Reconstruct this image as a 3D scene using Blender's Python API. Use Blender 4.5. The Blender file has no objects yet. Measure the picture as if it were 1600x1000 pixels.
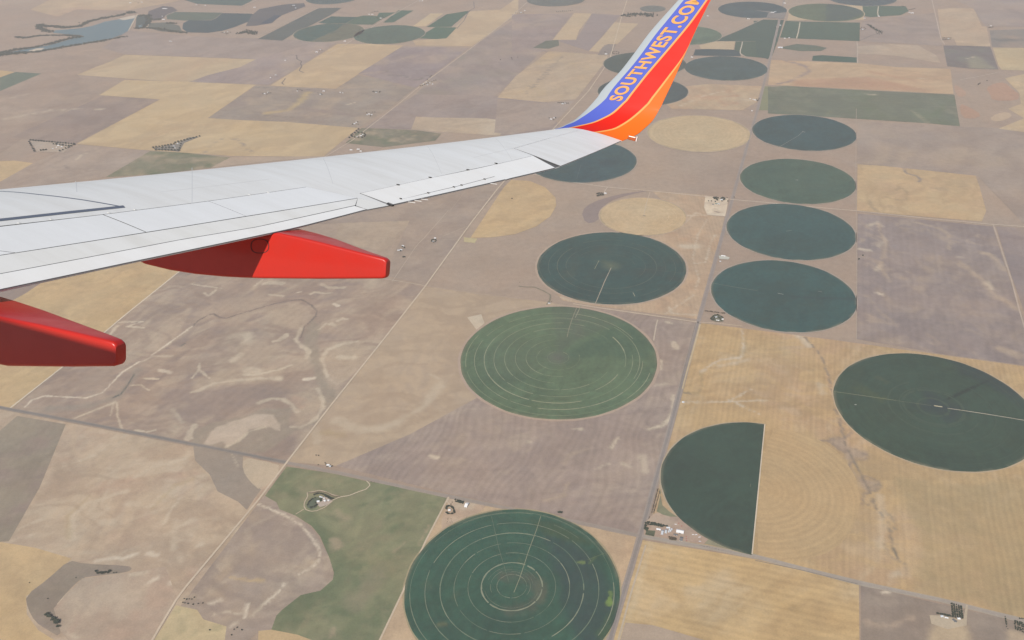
import bpy, bmesh, math, random
import numpy as np
from mathutils import Vector, Matrix
from mathutils.geometry import delaunay_2d_cdt

random.seed(7)
scene = bpy.context.scene
COL = scene.collection

# ------------------------------------------------------------------ camera
F = 1390.0                       # focal length in pixels of a 1600 px wide frame
PITCH, ROLL, ALT = 0.565, -0.0356, 2555.0
cp, sp, cr, sr = math.cos(PITCH), math.sin(PITCH), math.cos(ROLL), math.sin(ROLL)
_right, _up, FWD = np.array([1., 0, 0]), np.array([0, sp, cp]), np.array([0, cp, -sp])
CW = np.stack([cr * _right + sr * _up, -sr * _right + cr * _up, -FWD], 1)   # camera axes in the world
EYE = np.array([0., 0., ALT])
cam_d = bpy.data.cameras.new('camera')
cam = bpy.data.objects.new('camera', cam_d)
COL.objects.link(cam)
cam_d.sensor_width = 36.0
cam_d.lens = F / 1600 * 36
cam_d.clip_start, cam_d.clip_end = 0.1, 120000
cam.matrix_world = Matrix.Translation(EYE.tolist()) @ Matrix(CW.tolist()).to_4x4()
scene.camera = cam

# ------------------------------------------------------------------ sun, sky, exposure
SUN = np.array([-0.28, -0.606, 0.746])
SUN /= np.linalg.norm(SUN)
sun_d = bpy.data.lights.new('sun', 'SUN')
sun = bpy.data.objects.new('sun', sun_d)
COL.objects.link(sun)
sun_d.energy, sun_d.angle, sun_d.color = 4.2, math.radians(0.5), (1.0, 0.945, 0.865)
sun.rotation_euler = Vector(SUN.tolist()).to_track_quat('Z', 'Y').to_euler()
sun.location = (-600, -600, ALT + 800)
world = bpy.data.worlds.new('World')
scene.world = world
world.use_nodes = True
wn = world.node_tree
bg = wn.nodes['Background']
sky = wn.nodes.new('ShaderNodeTexSky')
sky.sky_type = 'NISHITA'
sky.sun_disc = False
sky.sun_elevation = math.asin(SUN[2])
sky.sun_rotation = math.atan2(SUN[0], SUN[1])
sky.altitude = 1500
wn.links.new(sky.outputs[0], bg.inputs[0])
bg.inputs[1].default_value = 0.085
vs = scene.view_settings
vs.view_transform, vs.look, vs.exposure, vs.gamma = 'Standard', 'None', 0.12, 1.0
vs.use_curve_mapping = False
cy = scene.cycles
cy.max_bounces, cy.diffuse_bounces, cy.glossy_bounces, cy.transmission_bounces, cy.volume_bounces = 5, 2, 2, 2, 1
cy.use_denoising = True
cy.use_adaptive_sampling = False
cy.caustics_reflective = cy.caustics_refractive = False
HAZE_DENSITY = 0.000030

# ------------------------------------------------------------------ helpers
def srgb(r, g, b):
    return tuple((c / 255 / 12.92) if c / 255 <= 0.04045 else ((c / 255 + 0.055) / 1.055) ** 2.4 for c in (r, g, b))

def ray(px, py):
    d = np.array([px - 800.0, 500.0 - py, -F])
    return CW @ (d / np.linalg.norm(d))

def G(px, py):
    """Point of the ground seen at a pixel of the 1600 x 1000 photograph."""
    d = ray(px, py)
    t = ALT / -d[2]
    return np.array([d[0] * t, d[1] * t])

def GL(pts):
    return np.array([G(*p) for p in pts])

def mpp(px, py):
    """Metres on the ground per pixel, across the view."""
    d = ray(px, py)
    return ALT / -d[2] / F * math.cos(math.atan(math.hypot(px - 800, py - 500) / F))

def mesh_obj(name, verts, faces, mats, parent=None, smooth=False, mi=None, sharp=None, loc=None):
    me = bpy.data.meshes.new(name)
    me.from_pydata([tuple(map(float, v)) for v in verts], [], [tuple(map(int, f)) for f in faces])
    for m in (mats if isinstance(mats, (list, tuple)) else [mats]):
        me.materials.append(m)
    if mi is not None:
        me.polygons.foreach_set('material_index', np.array(mi, dtype=np.int32))
    if smooth:
        me.polygons.foreach_set('use_smooth', np.ones(len(me.polygons), dtype=bool))
        if sharp:
            me.set_sharp_from_angle(angle=math.radians(sharp))
    me.update()
    o = bpy.data.objects.new(name, me)
    COL.objects.link(o)
    if parent is not None:
        o.parent = parent
    if loc is not None:
        o.location = loc
    return o

def tag(o, label=None, cat=None, group=None, kind=None):
    if label: o['label'] = label
    if cat: o['category'] = cat
    if group: o['group'] = group
    if kind: o['kind'] = kind
    return o

def empty(name, loc):
    o = bpy.data.objects.new(name, None)
    COL.objects.link(o)
    o.location = loc
    o.empty_display_size = 1
    return o

def new_mat(name):
    m = bpy.data.materials.new(name)
    m.use_nodes = True
    nt = m.node_tree
    return m, nt, nt.nodes['Principled BSDF'], nt.nodes['Material Output']

def math_node(nt, op, a, b=None, c=None):
    n = nt.nodes.new('ShaderNodeMath')
    n.operation = op
    for i, v in enumerate((a, b, c)):
        if v is None: continue
        if isinstance(v, (int, float)): n.inputs[i].default_value = v
        else: nt.links.new(v, n.inputs[i])
    return n.outputs[0]

def noise_node(nt, vec, scale, detail=3, rough=0.55, dist=0.0):
    n = nt.nodes.new('ShaderNodeTexNoise')
    n.inputs['Scale'].default_value = scale
    n.inputs['Detail'].default_value = detail
    n.inputs['Roughness'].default_value = rough
    n.inputs['Distortion'].default_value = dist
    if vec is not None: nt.links.new(vec, n.inputs['Vector'])
    return n

def mix_color(nt, fac, a, b, mode='MIX'):
    n = nt.nodes.new('ShaderNodeMix')
    n.data_type = 'RGBA'
    n.blend_type = mode
    for sock, v in ((n.inputs[0], fac), (n.inputs[6], a), (n.inputs[7], b)):
        if isinstance(v, (int, float)): sock.default_value = v
        elif isinstance(v, tuple): sock.default_value = (*v, 1)[:4]
        else: nt.links.new(v, sock)
    return n.outputs[2]

# value noise on numpy arrays, for patchy soil colours
def _hash(ix, iy, seed):
    h = (ix * 374761393 + iy * 668265263 + seed * 144665) & 0xffffffff
    h = ((h ^ (h >> 13)) * 1274126177) & 0xffffffff
    return ((h ^ (h >> 16)) & 0xffff) / 65535.0

def vnoise(x, y, seed=0):
    ix, iy = np.floor(x).astype(np.int64), np.floor(y).astype(np.int64)
    fx, fy = x - ix, y - iy
    fx, fy = fx * fx * (3 - 2 * fx), fy * fy * (3 - 2 * fy)
    a, b = _hash(ix, iy, seed), _hash(ix + 1, iy, seed)
    c, d = _hash(ix, iy + 1, seed), _hash(ix + 1, iy + 1, seed)
    return (a * (1 - fx) + b * fx) * (1 - fy) + (c * (1 - fx) + d * fx) * fy

def fbm(x, y, seed=0, octv=4):
    s, a, t = 0, 1.0, 0
    for k in range(octv):
        s = s + a * vnoise(x * 2 ** k + 17.3 * k, y * 2 ** k - 9.1 * k, seed + k)
        t += a
        a *= 0.55
    return s / t

# ------------------------------------------------------------------ haze
def haze_box():
    hx, hy, top, bot = 40000, 45000, ALT + 12, -4
    v = [(sx * hx, sy * hy, z) for z in (bot, top) for sx, sy in ((-1, -1), (1, -1), (1, 1), (-1, 1))]
    f = [(3, 2, 1, 0), (4, 5, 6, 7), (0, 1, 5, 4), (1, 2, 6, 5), (2, 3, 7, 6), (3, 0, 4, 7)]
    m = bpy.data.materials.new('haze_air')
    m.use_nodes = True
    nt = m.node_tree
    nt.nodes.remove(nt.nodes['Principled BSDF'])
    pv = nt.nodes.new('ShaderNodeVolumePrincipled')
    pv.inputs['Color'].default_value = (0.95, 0.92, 0.92, 1)
    pv.inputs['Density'].default_value = HAZE_DENSITY
    pv.inputs['Anisotropy'].default_value = 0.0
    nt.links.new(pv.outputs[0], nt.nodes['Material Output'].inputs['Volume'])
    tag(mesh_obj('haze', v, f, m), kind='stuff')
haze_box()

# ==================================================================== the airliner
# aircraft frame: x aft, y out along the right wing, z up (metres). Pose from the photograph.
def _rot(w):
    th = np.linalg.norm(w)
    k = np.array(w) / th
    K = np.array([[0, -k[2], k[1]], [k[2], 0, -k[0]], [-k[1], k[0], 0]])
    return np.eye(3) + math.sin(th) * K + (1 - math.cos(th)) * K @ K
A2C = np.array([[1., 0, 0], [0, 0, 1], [0, -1, 0]]) @ _rot([0.2417, 0.1596, -0.3761])
SEAT = np.array([14.7139, 1.8519, 3.1481])          # the passenger's eye in the aircraft frame
A2W = CW @ A2C
airliner = empty('airliner', (EYE - A2W @ SEAT).tolist())
airliner.rotation_euler = Matrix(A2W.tolist()).to_euler()
tag(airliner, 'airliner wing with blue, red and orange upturned winglet above the farmland', 'airplane')

def LE(y): return 0.527 * y
def TE0(y): return 6.82 + 0.305 * (y - 5.75)
def zu(s, tc):
    yt = 5 * tc * (.2969 * np.sqrt(s) - .126 * s - .3516 * s ** 2 + .2843 * s ** 3 - .1036 * s ** 4)
    m, p = .018, .4
    yc = np.where(s < p, m / p ** 2 * (2 * p * s - s * s), m / (1 - p) ** 2 * (1 - 2 * p + 2 * p * s - s * s))
    return yt + yc
def Zs(x, y):
    """Upper surface of the wing."""
    x, y = np.asarray(x, float), np.asarray(y, float)
    c = TE0(y) - LE(y)
    s = (x - LE(y)) / c
    z = zu(np.clip(s, 0, 1), .125 - .02 * y / 17) * c
    z = z + np.where(s > 1, (s - 1) * c * -.16, 0)
    return .093 * y + .0022 * y * y - .0365 * c * s + z
def thick(x, y):
    c = TE0(y) - LE(y)
    s = np.clip((x - LE(y)) / c, 0, 1)
    tc = .125 - .02 * y / 17
    return 10 * tc * (.2969 * np.sqrt(s) - .126 * s - .3516 * s ** 2 + .2843 * s ** 3 - .1036 * s ** 4) * c * .95 + .035 * s
def aray(px, py):
    d = np.array([px - 800.0, 500.0 - py, -F])
    return A2C.T @ (d / np.linalg.norm(d))
def aproj(p):
    q = (np.asarray(p) - SEAT) @ A2C.T
    return np.stack([800 + F * q[..., 0] / -q[..., 2], 500 - F * q[..., 1] / -q[..., 2]], -1)
def W(px, py):
    """(x, y) of the wing's upper surface seen at a pixel of the photograph."""
    d = aray(px, py)
    ts = np.linspace(3, 32, 3000)
    P = SEAT + ts[:, None] * d
    g = P[:, 2] - Zs(P[:, 0], P[:, 1])
    i = int(np.where((g[:-1] > 0) & (g[1:] <= 0))[0][0])
    t = ts[i] + (ts[i + 1] - ts[i]) * g[i] / (g[i] - g[i + 1])
    return (SEAT + t * d)[:2]
def WL(*pts): return np.array([W(*p) for p in pts])
def on_y(px, py, y0):
    d = aray(px, py)
    return SEAT + d * (y0 - SEAT[1]) / d[1]
def on_z(px, py, z0):
    d = aray(px, py)
    return SEAT + d * (z0 - SEAT[2]) / d[2]

# ---- paints
def paint(name, col, rough=0.35, spec=0.5, coat=0.0, dirt=0.0, dirt_col=(0.35, 0.30, 0.24), stretch=(0.25, 2.2, 1), scale=2.0):
    m, nt, b, _ = new_mat(name)
    b.inputs['Roughness'].default_value = rough
    b.inputs['Specular IOR Level'].default_value = spec
    b.inputs['Coat Weight'].default_value = coat
    b.inputs['Coat Roughness'].default_value = 0.08
    tc = nt.nodes.new('ShaderNodeTexCoord')
    mp = nt.nodes.new('ShaderNodeMapping')
    mp.inputs['Scale'].default_value = stretch
    nt.links.new(tc.outputs['Object'], mp.inputs[0])
    n1 = noise_node(nt, mp.outputs[0], scale, 6, 0.62)
    n2 = noise_node(nt, tc.outputs['Object'], 38, 3, 0.6)
    f = math_node(nt, 'MULTIPLY', n1.outputs[0], n1.outputs[0])
    f = math_node(nt, 'MULTIPLY', f, dirt * 2.2)
    c = mix_color(nt, f, tuple(col), tuple(dirt_col))
    g = math_node(nt, 'ADD', math_node(nt, 'MULTIPLY', n2.outputs[0], 0.05), 0.975)
    cc = nt.nodes.new('ShaderNodeCombineColor')
    for i in range(3): nt.links.new(g, cc.inputs[i])
    nt.links.new(mix_color(nt, 1.0, c, cc.outputs[0], 'MULTIPLY'), b.inputs['Base Color'])
    r = math_node(nt, 'ADD', math_node(nt, 'MULTIPLY', n1.outputs[0], 0.22), rough - 0.11)
    nt.links.new(r, b.inputs['Roughness'])
    return m

P_GREY = paint('wing_grey_paint', (0.75, 0.75, 0.73), 0.42, 0.4, dirt=0.42, dirt_col=(0.52, 0.50, 0.455))
P_SPOIL = paint('spoiler_paint', (0.76, 0.765, 0.755), 0.42, 0.4, dirt=0.22, dirt_col=(0.50, 0.49, 0.46))
P_STRIP = paint('flap_paint', (0.76, 0.755, 0.725), 0.45, 0.4, dirt=0.28, dirt_col=(0.45, 0.42, 0.35))
P_WHITE = paint('aileron_white', (0.82, 0.815, 0.785), 0.40, 0.4, dirt=0.16, dirt_col=(0.42, 0.34, 0.26))
P_PRIMER_SHADE = paint('recess_primer_shade', (0.13, 0.13, 0.13), 0.7, 0.2)  # dark primer tone with the shade of the panel gaps put into it
P_SLAT = paint('leading_edge_skin', (0.60, 0.575, 0.55), 0.30, 0.6, dirt=0.15)  # beige of the mirrored ground put into the metal's colour
P_SEAM = paint('seam_grey', (0.56, 0.565, 0.56), 0.6, 0.2)
P_EDGE = paint('panel_edge', (0.16, 0.16, 0.165), 0.6, 0.2)  # gap shade put into the rim colour, so sunlit edges stay dark
P_LINE = paint('walkway_paint', (0.13, 0.145, 0.18), 0.5, 0.3)
P_REDF = paint('fairing_red', (0.52, 0.023, 0.013), 0.38, 0.4, coat=0.10, dirt=0.18, dirt_col=(0.28, 0.03, 0.02), stretch=(2.5, 2.5, 2.5))
P_SEAL = paint('dark_sealant', (0.10, 0.03, 0.03), 0.6, 0.2)
P_BLUE = paint('winglet_blue', (0.085, 0.115, 0.45), 0.5, 0.12, coat=0.03)
P_RED = paint('winglet_red', (0.62, 0.020, 0.011), 0.5, 0.12, coat=0.03)
P_ORANGE = paint('winglet_orange', (0.74, 0.14, 0.016), 0.5, 0.12, coat=0.03)
P_YELLOW = paint('winglet_gold', (0.68, 0.34, 0.105), 0.55, 0.1)
P_METAL = paint('leading_edge_metal', (0.36, 0.40, 0.42), 0.5, 0.2, dirt=0.05)
P_FUSE = paint('fuselage_blue', (0.05, 0.08, 0.42), 0.35, 0.5)
P_BROWN = paint('lamp_housing', (0.42, 0.10, 0.03), 0.25, 0.5, coat=0.4)  # orange-brown is the reflection in the glass, put into the base colour
m, nt, b, _ = new_mat('lamp_lens')
b.inputs['Base Color'].default_value = (0.85, 0.72, 0.66, 1)
b.inputs['Roughness'].default_value = 0.12
P_LENS = m
P_RUBBER = paint('hinge_dark', (0.05, 0.045, 0.042), 0.6, 0.3)

# ---- edges of the wing's panels, (x, y)
TE_PTS = np.array([(6.95, 0.5), (6.90, 5.75), *WL((0, 452), (205, 409), (465, 355), (573, 327), (612, 320), (868, 262)), (10.10, 15.75), (10.42, 17.55)])
def TE(y): return np.interp(y, TE_PTS[:, 1], TE_PTS[:, 0])
hinge = WL((0, 353), (160, 335), (325, 314), (478, 292))
ail_h = WL((562, 302), (672, 278), (800, 251), (833, 243))
Y_T = 17.55
hk = (hinge[-1][0] - hinge[0][0]) / (hinge[-1][1] - hinge[0][1])
bound = np.array([(hinge[0][0] - hk * (hinge[0][1] - 1.0), 1.0), *hinge, *ail_h,
                  (ail_h[-1][0] - 0.36, ail_h[-1][1] + .03), (9.66, Y_T)])
def XB(y): return np.interp(y, bound[:, 1], bound[:, 0])

def build_wing_skin():
    ys = sorted(set([1.0 + k * 0.3 for k in range(56)] + [float(v) for v in bound[:, 1]] + [17.3, 17.45, Y_T]))
    ys = [y for y in ys if y <= Y_T]
    NU = 34
    V, Fc, MI, L = [], [], [], 0
    for y in ys:
        le, xb, te = LE(y), XB(y), TE(y) - 0.030
        sq = (1 - np.cos(np.linspace(0, math.pi / 2, NU)))
        sq = sq / sq[-1]
        xu = le + (xb - le) * sq
        loop = [(x, y, float(Zs(x, y))) for x in xu]
        loop += [(xb + .002, y, float(Zs(xb, y)) - .022)]
        loop += [(x, y, float(Zs(x, y)) - .022) for x in np.linspace(xb, te, 6)[1:]]
        xl = te + (le - te) * (np.linspace(0, 1, 22) ** 0.75)
        lo = [(x, y, float(Zs(x, y)) - max(float(thick(x, y)), .0 if x < le + 1e-6 else .034)) for x in xl]
        loop += lo[:-1]
        L = len(loop)
        V += loop
    n = len(ys)
    for i in range(n - 1):
        for j in range(L):
            k = (j + 1) % L
            Fc.append((i * L + j, i * L + k, (i + 1) * L + k, (i + 1) * L + j))
            MI.append(1 if NU - 1 <= j < NU + 5 else 2 if (j < 11 or j > L - 6) else 0)
    Fc.append(tuple((n - 1) * L + j for j in range(L)))
    MI.append(0)
    return mesh_obj('wing_skin', V, Fc, [P_GREY, P_PRIMER_SHADE, P_SLAT], airliner, True, MI, 32)
build_wing_skin()

def resample(p, n):
    p = np.asarray(p, float)
    d = np.concatenate([[0], np.cumsum(np.linalg.norm(np.diff(p, axis=0), axis=1))])
    t = np.linspace(0, d[-1], n)
    return np.stack([np.interp(t, d, p[:, k]) for k in range(p.shape[1])], 1)

def slab(name, front, back, mat, gap=0.010, th=0.010, lift=0.0, n=28, m=10, gaps=None, droop=0.0):
    """A skin panel lying in the recess of the wing; gaps = (front, back, inner end, outer end)."""
    gf, gb, g0, g1 = gaps or (gap, gap, gap, gap)
    a, b = resample(front, n), resample(back, n)
    def trim(p):
        d = np.linalg.norm(p[-1] - p[0])
        t = np.linspace(g0 / 2 / d, 1 - g1 / 2 / d, n) * (n - 1)
        return np.stack([np.interp(t, np.arange(n), p[:, k]) for k in (0, 1)], 1)
    a, b = trim(a), trim(b)
    V, Fc = [], []
    for i in range(n):
        d = np.linalg.norm(b[i] - a[i])
        for j in range(m):
            t = gf / 2 / d + (1 - (gf + gb) / 2 / d) * j / (m - 1)
            p = a[i] + (b[i] - a[i]) * t
            V.append((p[0], p[1], float(Zs(*p)) + lift - droop * t * t))
    N = len(V)
    V += [(x, y, z - th) for x, y, z in V]
    q = lambda i, j: i * m + j
    for i in range(n - 1):
        for j in range(m - 1):
            Fc.append((q(i, j), q(i, j + 1), q(i + 1, j + 1), q(i + 1, j)))
            Fc.append((N + q(i, j), N + q(i + 1, j), N + q(i + 1, j + 1), N + q(i, j + 1)))
    top_n = len(Fc)
    rim = [q(i, 0) for i in range(n)] + [q(n - 1, j) for j in range(1, m)] + [q(i, m - 1) for i in range(n - 2, -1, -1)] + [q(0, j) for j in range(m - 2, 0, -1)]
    for k in range(len(rim)):
        c, d = rim[k], rim[(k + 1) % len(rim)]
        Fc.append((c, d, N + d, N + c))
    return mesh_obj(name, V, Fc, [mat, P_EDGE], airliner, True, [0] * top_n + [1] * (len(Fc) - top_n), 35)

aft = WL((0, 400), (25, 395), (229, 363), (385, 338), (559, 309.5))
cove = WL((0, 428), (280, 375), (400, 355), (555, 321))
ak = (aft[-1] - aft[1]) / (aft[-1][1] - aft[1][1])
ck = (cove[-1] - cove[0]) / (cove[-1][1] - cove[0][1])
Y_I = 6.3
aft_in = aft[1] + ak * (Y_I - aft[1][1])
cove_in = cove[0] + ck * (Y_I - cove[0][1])
hin = np.array([XB(Y_I), Y_I])
sp_f = [np.array([XB(7.55), 7.55]), W(160, 335), W(325, 314), W(478, 292)]
sp_b = [W(25, 395), W(229, 363), W(385, 338), W(559, 309.5)]
slab('spoiler_panel', [hin, sp_f[0]], [aft_in, sp_b[0]], P_SPOIL, gaps=(0.020, 0.016, 0.0, 0.016))
slab('spoiler_panel', sp_f[0:2], sp_b[0:2], P_SPOIL, gaps=(0.020, 0.016, 0.014, 0.014))
slab('spoiler_panel', sp_f[1:3], sp_b[1:3], P_SPOIL, gaps=(0.020, 0.016, 0.014, 0.006))
slab('spoiler_panel', sp_f[2:4], sp_b[2:4], P_SPOIL, gaps=(0.018, 0.016, 0.006, 0.003))
slab('skin_panel', [sp_f[3], W(562, 302)], [sp_b[3], W(603, 318.5)], P_GREY, gaps=(0.003, 0.006, 0.004, 0.012), n=8)
slab('flap_shroud', [aft_in, *aft[1:]], [cove_in, *cove], P_STRIP, gaps=(0.014, 0.016, 0.0, 0.002), n=40)
slab('end_panel', [W(559, 309.5), W(605, 318.6)], [W(556, 321), W(574, 327.3), W(611.5, 320.2)], P_STRIP, gaps=(0.004, 0.0, 0.002, 0.004), n=22)
te_f = np.array([(y_x, y_y) for y_x, y_y in [(TE(y), y) for y in np.linspace(Y_I, W(573, 327)[1], 30)]])
slab('flap', [cove_in, *cove[:-1], W(554, 321.5)], te_f, P_WHITE, gaps=(0.016, 0.0, 0.0, 0.022), th=0.012, n=44, lift=0.003)
# aileron with its balance tab
tab_f = WL((606, 316.4), (668, 302), (720, 290), (773, 276))
ail_te = np.array([(TE(y), y) for y in np.linspace(W(612, 320)[1], W(868, 262)[1], 24)])
tab_te = np.array([(TE(y), y) for y in np.linspace(W(614, 319.5)[1], W(790, 281)[1], 16)])
slab('aileron', [*ail_h[:1], W(672, 278), W(732, 266), W(733, 265.7)], [W(604.5, 317.6), tab_f[1], tab_f[2], tab_f[3]], P_WHITE, gaps=(0.020, 0.012, 0.006, 0.0), lift=0.003, th=0.016, n=36)
aileron = [o for o in COL.objects if o.name.startswith('aileron')][-1]
ao = slab('aileron_outer', [W(733, 265.7), W(800, 251), W(833, 243)], [tab_f[3], W(790, 281), *[(TE(y), y) for y in np.linspace(W(790, 281)[1] + .1, W(868, 262)[1], 6)]], P_WHITE, gaps=(0.020, 0.0, 0.0, 0.030), lift=0.003, th=0.016, n=30)
# join the outer piece into the aileron: one control surface
bm = bmesh.new()
bm.from_mesh(aileron.data); bm.from_mesh(ao.data)
bm.to_mesh(aileron.data); bm.free()
aileron.data.set_sharp_from_angle(angle=math.radians(35))
bpy.data.objects.remove(ao)
tab = slab('balance_tab', tab_f, tab_te, P_WHITE, gaps=(0.012, 0.0, 0.012, 0.008), lift=0.004, th=0.014, n=26, m=5)
tab.parent = aileron
slab('tip_panel', [(9.20, ail_h[-1][1] + .03), (9.66, Y_T)], [(float(TE(W(867, 256)[1])), W(867, 256)[1]), (TE(16.5), 16.5), (TE(Y_T), Y_T)], P_GREY, gaps=(0.004, 0.0, 0.012, 0.0), n=16)

def strip(name, pts, w, mat, lift=0.002, th=0.002, parent=None):
    """A painted line on the wing, pts (x, y)."""
    p = resample(pts, 40)
    V, Fc = [], []
    w = np.broadcast_to(w, (40,))
    for i in range(40):
        t = p[min(i + 1, 39)] - p[max(i - 1, 0)]
        nn = np.array([-t[1], t[0]]) / np.linalg.norm(t)
        for s in (-.5, .5):
            q = p[i] + nn * s * w[i]
            V.append((q[0], q[1], float(Zs(*q)) + lift))
    V += [(x, y, z - th) for x, y, z in V]
    for i in range(39):
        a = 2 * i
        Fc += [(a, a + 1, a + 3, a + 2), (80 + a, 80 + a + 2, 80 + a + 3, 80 + a + 1), (a, a + 2, 82 + a, 80 + a), (a + 1, 81 + a, 83 + a, a + 3)]
    Fc += [(0, 80, 81, 1), (78, 79, 159, 158)]
    return mesh_obj(name, V, Fc, mat, parent or airliner)
wl = WL((0, 299), (60, 304), (130, 312.5), (190, 323))
w_in = wl[0] + (wl[0] - wl[1]) * 3
strip('walkway_line', [w_in, *wl], 0.022, P_LINE)
wl2 = WL((0, 344), (100, 333), (194, 323))
strip('walkway_line', [wl2[0] + (wl2[0] - wl2[1]) * 2, *wl2], 0.065, P_LINE, lift=0.0045)

for seam in (((905, 204.2), (850, 218), (800, 232), (740, 246)), ((300, 318), (300, 262)), ((520, 287), (505, 248)), ((690, 272), (668, 229)), ((800, 250), (775, 217)), ((120, 300), (118, 283)), ((250, 300), (330, 291), (420, 280))):
    strip('panel_seam', WL(*seam), 0.006, P_SEAM, lift=0.0012, th=0.001)

def small_box(name, c, sz, mat, ang=0.0, parent=None, tilt=0.0):
    bm = bmesh.new()
    bmesh.ops.create_cube(bm, size=1)
    bmesh.ops.scale(bm, vec=sz, verts=bm.verts)
    bmesh.ops.bevel(bm, geom=bm.edges[:], offset=min(sz) * 0.22, segments=2, affect='EDGES', profile=.6)
    bmesh.ops.rotate(bm, cent=(0, 0, 0), matrix=Matrix.Rotation(tilt, 3, 'Y') @ Matrix.Rotation(ang, 3, 'Z'), verts=bm.verts)
    bmesh.ops.translate(bm, vec=c, verts=bm.verts)
    me = bpy.data.meshes.new(name)
    bm.to_mesh(me); bm.free()
    me.materials.append(mat)
    o = bpy.data.objects.new(name, me)
    COL.objects.link(o)
    o.parent = parent or airliner
    return o
for p in ((672, 277.5), (731, 265.5), (775, 255.5), (622, 289)):
    q = W(*p); small_box('hinge_bracket', (q[0], q[1], float(Zs(*q)) + .004), (.045, .032, .012), P_RUBBER, -0.4)
for p in ((626, 311.3), (669, 302.3), (709, 293), (721, 290), (757, 280.7)):
    q = W(*p); small_box('hinge_bracket', (q[0], q[1], float(Zs(*q)) + .010), (.032, .020, .012), P_RUBBER, -0.4)
for p in ((32, 349), (82, 343), (172, 333), (213, 328), (392, 304.5), (421, 301)):
    q = W(*p); small_box('hinge_bracket', (q[0] - .02, q[1], float(Zs(*q)) + .002), (.045, .022, .010), P_STRIP, -0.4)
for p in ((643, 315.5), (652, 313), (662, 310.5), (771, 286.5)):
    q = W(*p); x, y = TE(q[1]), q[1]
    small_box('static_wick', (x + .04, y, float(Zs(x, y)) - .012), (.10, .007, .007), P_STRIP, 0.25)
q = W(607, 319)
small_box('hinge_bracket', (TE(q[1]) - .01, q[1], float(Zs(TE(q[1]), q[1])) - .004), (.10, .06, .02), P_RUBBER, 0)

# ---- flap track fairings
def fairing(y0, secs, name='flap_fairing', rad=0.030):
    """secs: (x, y_in, y_out, z_bottom, z_top) stations; a hollow-looking canoe with rounded edges."""
    V, Fc = [], []
    ring = []
    for x, yi, yo, zb, zt in secs:
        r = min(rad, (yo - yi) * .45, (zt - zb) * .45)
        loop = []
        for cy_, cz, a0 in ((yo - r, zt - r, 0), (yi + r, zt - r, 90), (yi + r * 1.2, zb + r * 1.2, 180), (yo - r * 1.2, zb + r * 1.2, 270)):
            rr = r if a0 < 180 else r * 1.2
            for k in range(7):
                a = math.radians(a0 + k * 15)
                loop.append((x, cy_ + rr * math.cos(a), cz + rr * math.sin(a)))
        ring.append(len(V)); V += loop
    L = 28
    for i in range(len(secs) - 1):
        for j in range(L):
            k = (j + 1) % L
            Fc.append((ring[i] + j, ring[i] + k, ring[i + 1] + k, ring[i + 1] + j))
    Fc.append(tuple(ring[0] + j for j in range(L))[::-1])
    Fc.append(tuple(ring[-1] + j for j in range(L)))
    o = mesh_obj(name, V, [f[::-1] for f in Fc], P_REDF, airliner, True, None, 50)
    return o
def stations(xs, fb, ft, fo, yi):
    out = []
    for x in xs:
        out.append((x, np.interp(x, *yi), np.interp(x, *fo), np.interp(x, *fb), np.interp(x, *ft)))
    # rounded tail
    x, a, b, zb, zt = out[-1]
    for d, k in ((.012, .025), (.030, .06), (.042, .12)):
        out.append((x + d, a + k * .5 * (b - a), b - k * .5 * (b - a), zb + k * (zt - zb), zt - k * (zt - zb)))
    return out
Y1 = 10.42
B1 = [on_y(*p, Y1) for p in ((217, 410.5), (235, 416.5), (260, 422), (300, 428.5), (340, 432.5), (395, 435.5), (500, 436.5), (603, 436))]
fb1 = ([4.6, 5.0, 5.6] + [p[0] for p in B1], [0.90, .70, .50] + [p[2] for p in B1])
T1 = [on_y(*p, Y1) for p in ((428, 362.5), (480, 373.5), (540, 389), (603, 405))]
ft1 = ([4.6, 6.0, 7.9, 8.2] + [p[0] for p in T1], [0.95, 0.92, 0.95, 1.03] + [p[2] for p in T1])
fo1 = ([4.6, 5.6, 8.0, 8.5, 9.03, 9.5, 9.9], [10.66, 10.80, 10.86, 10.86, 10.76, 10.60, 10.51])
fair1 = fairing(Y1, stations([4.6, 4.9, 5.3, 5.8, 6.4, 6.8, 7.2, 7.6, 7.9, 8.2, 8.4, 8.7, 9.0, 9.3, 9.6, B1[-1][0] - .055], fb1, ft1, fo1, ([4.6, 5.6, 12], [10.60, Y1, Y1])))
Y2 = 7.3
B2 = [on_y(*p, Y2) for p in ((0, 573), (100, 574.5), (189, 573.5))]
fb2 = ([3.2, 4.0, 5.2, 6.6] + [p[0] for p in B2], [0.65, .35, .1, .05] + [p[2] for p in B2])
T2 = [on_y(*p, Y2) for p in ((-60, 481), (0, 495.5), (80, 511.5), (150, 528), (189, 538))]
ft2 = ([3.2, 5.0] + [p[0] for p in T2], [0.68, .60] + [p[2] for p in T2])
fo2 = ([3.2, 4.5, 7.2, 7.7, 8.4, 9.0, 9.2], [7.5, 7.75, 7.80, 7.74, 7.56, 7.44, 7.40])
fair2 = fairing(Y2, stations([3.2, 3.6, 4.2, 5.0, 5.8, 6.6, 7.0, 7.4, 7.8, 8.2, 8.6, 8.9, B2[-1][0] - .105], fb2, ft2, fo2, ([3.2, 4.5, 12], [7.45, Y2, Y2])))
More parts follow.
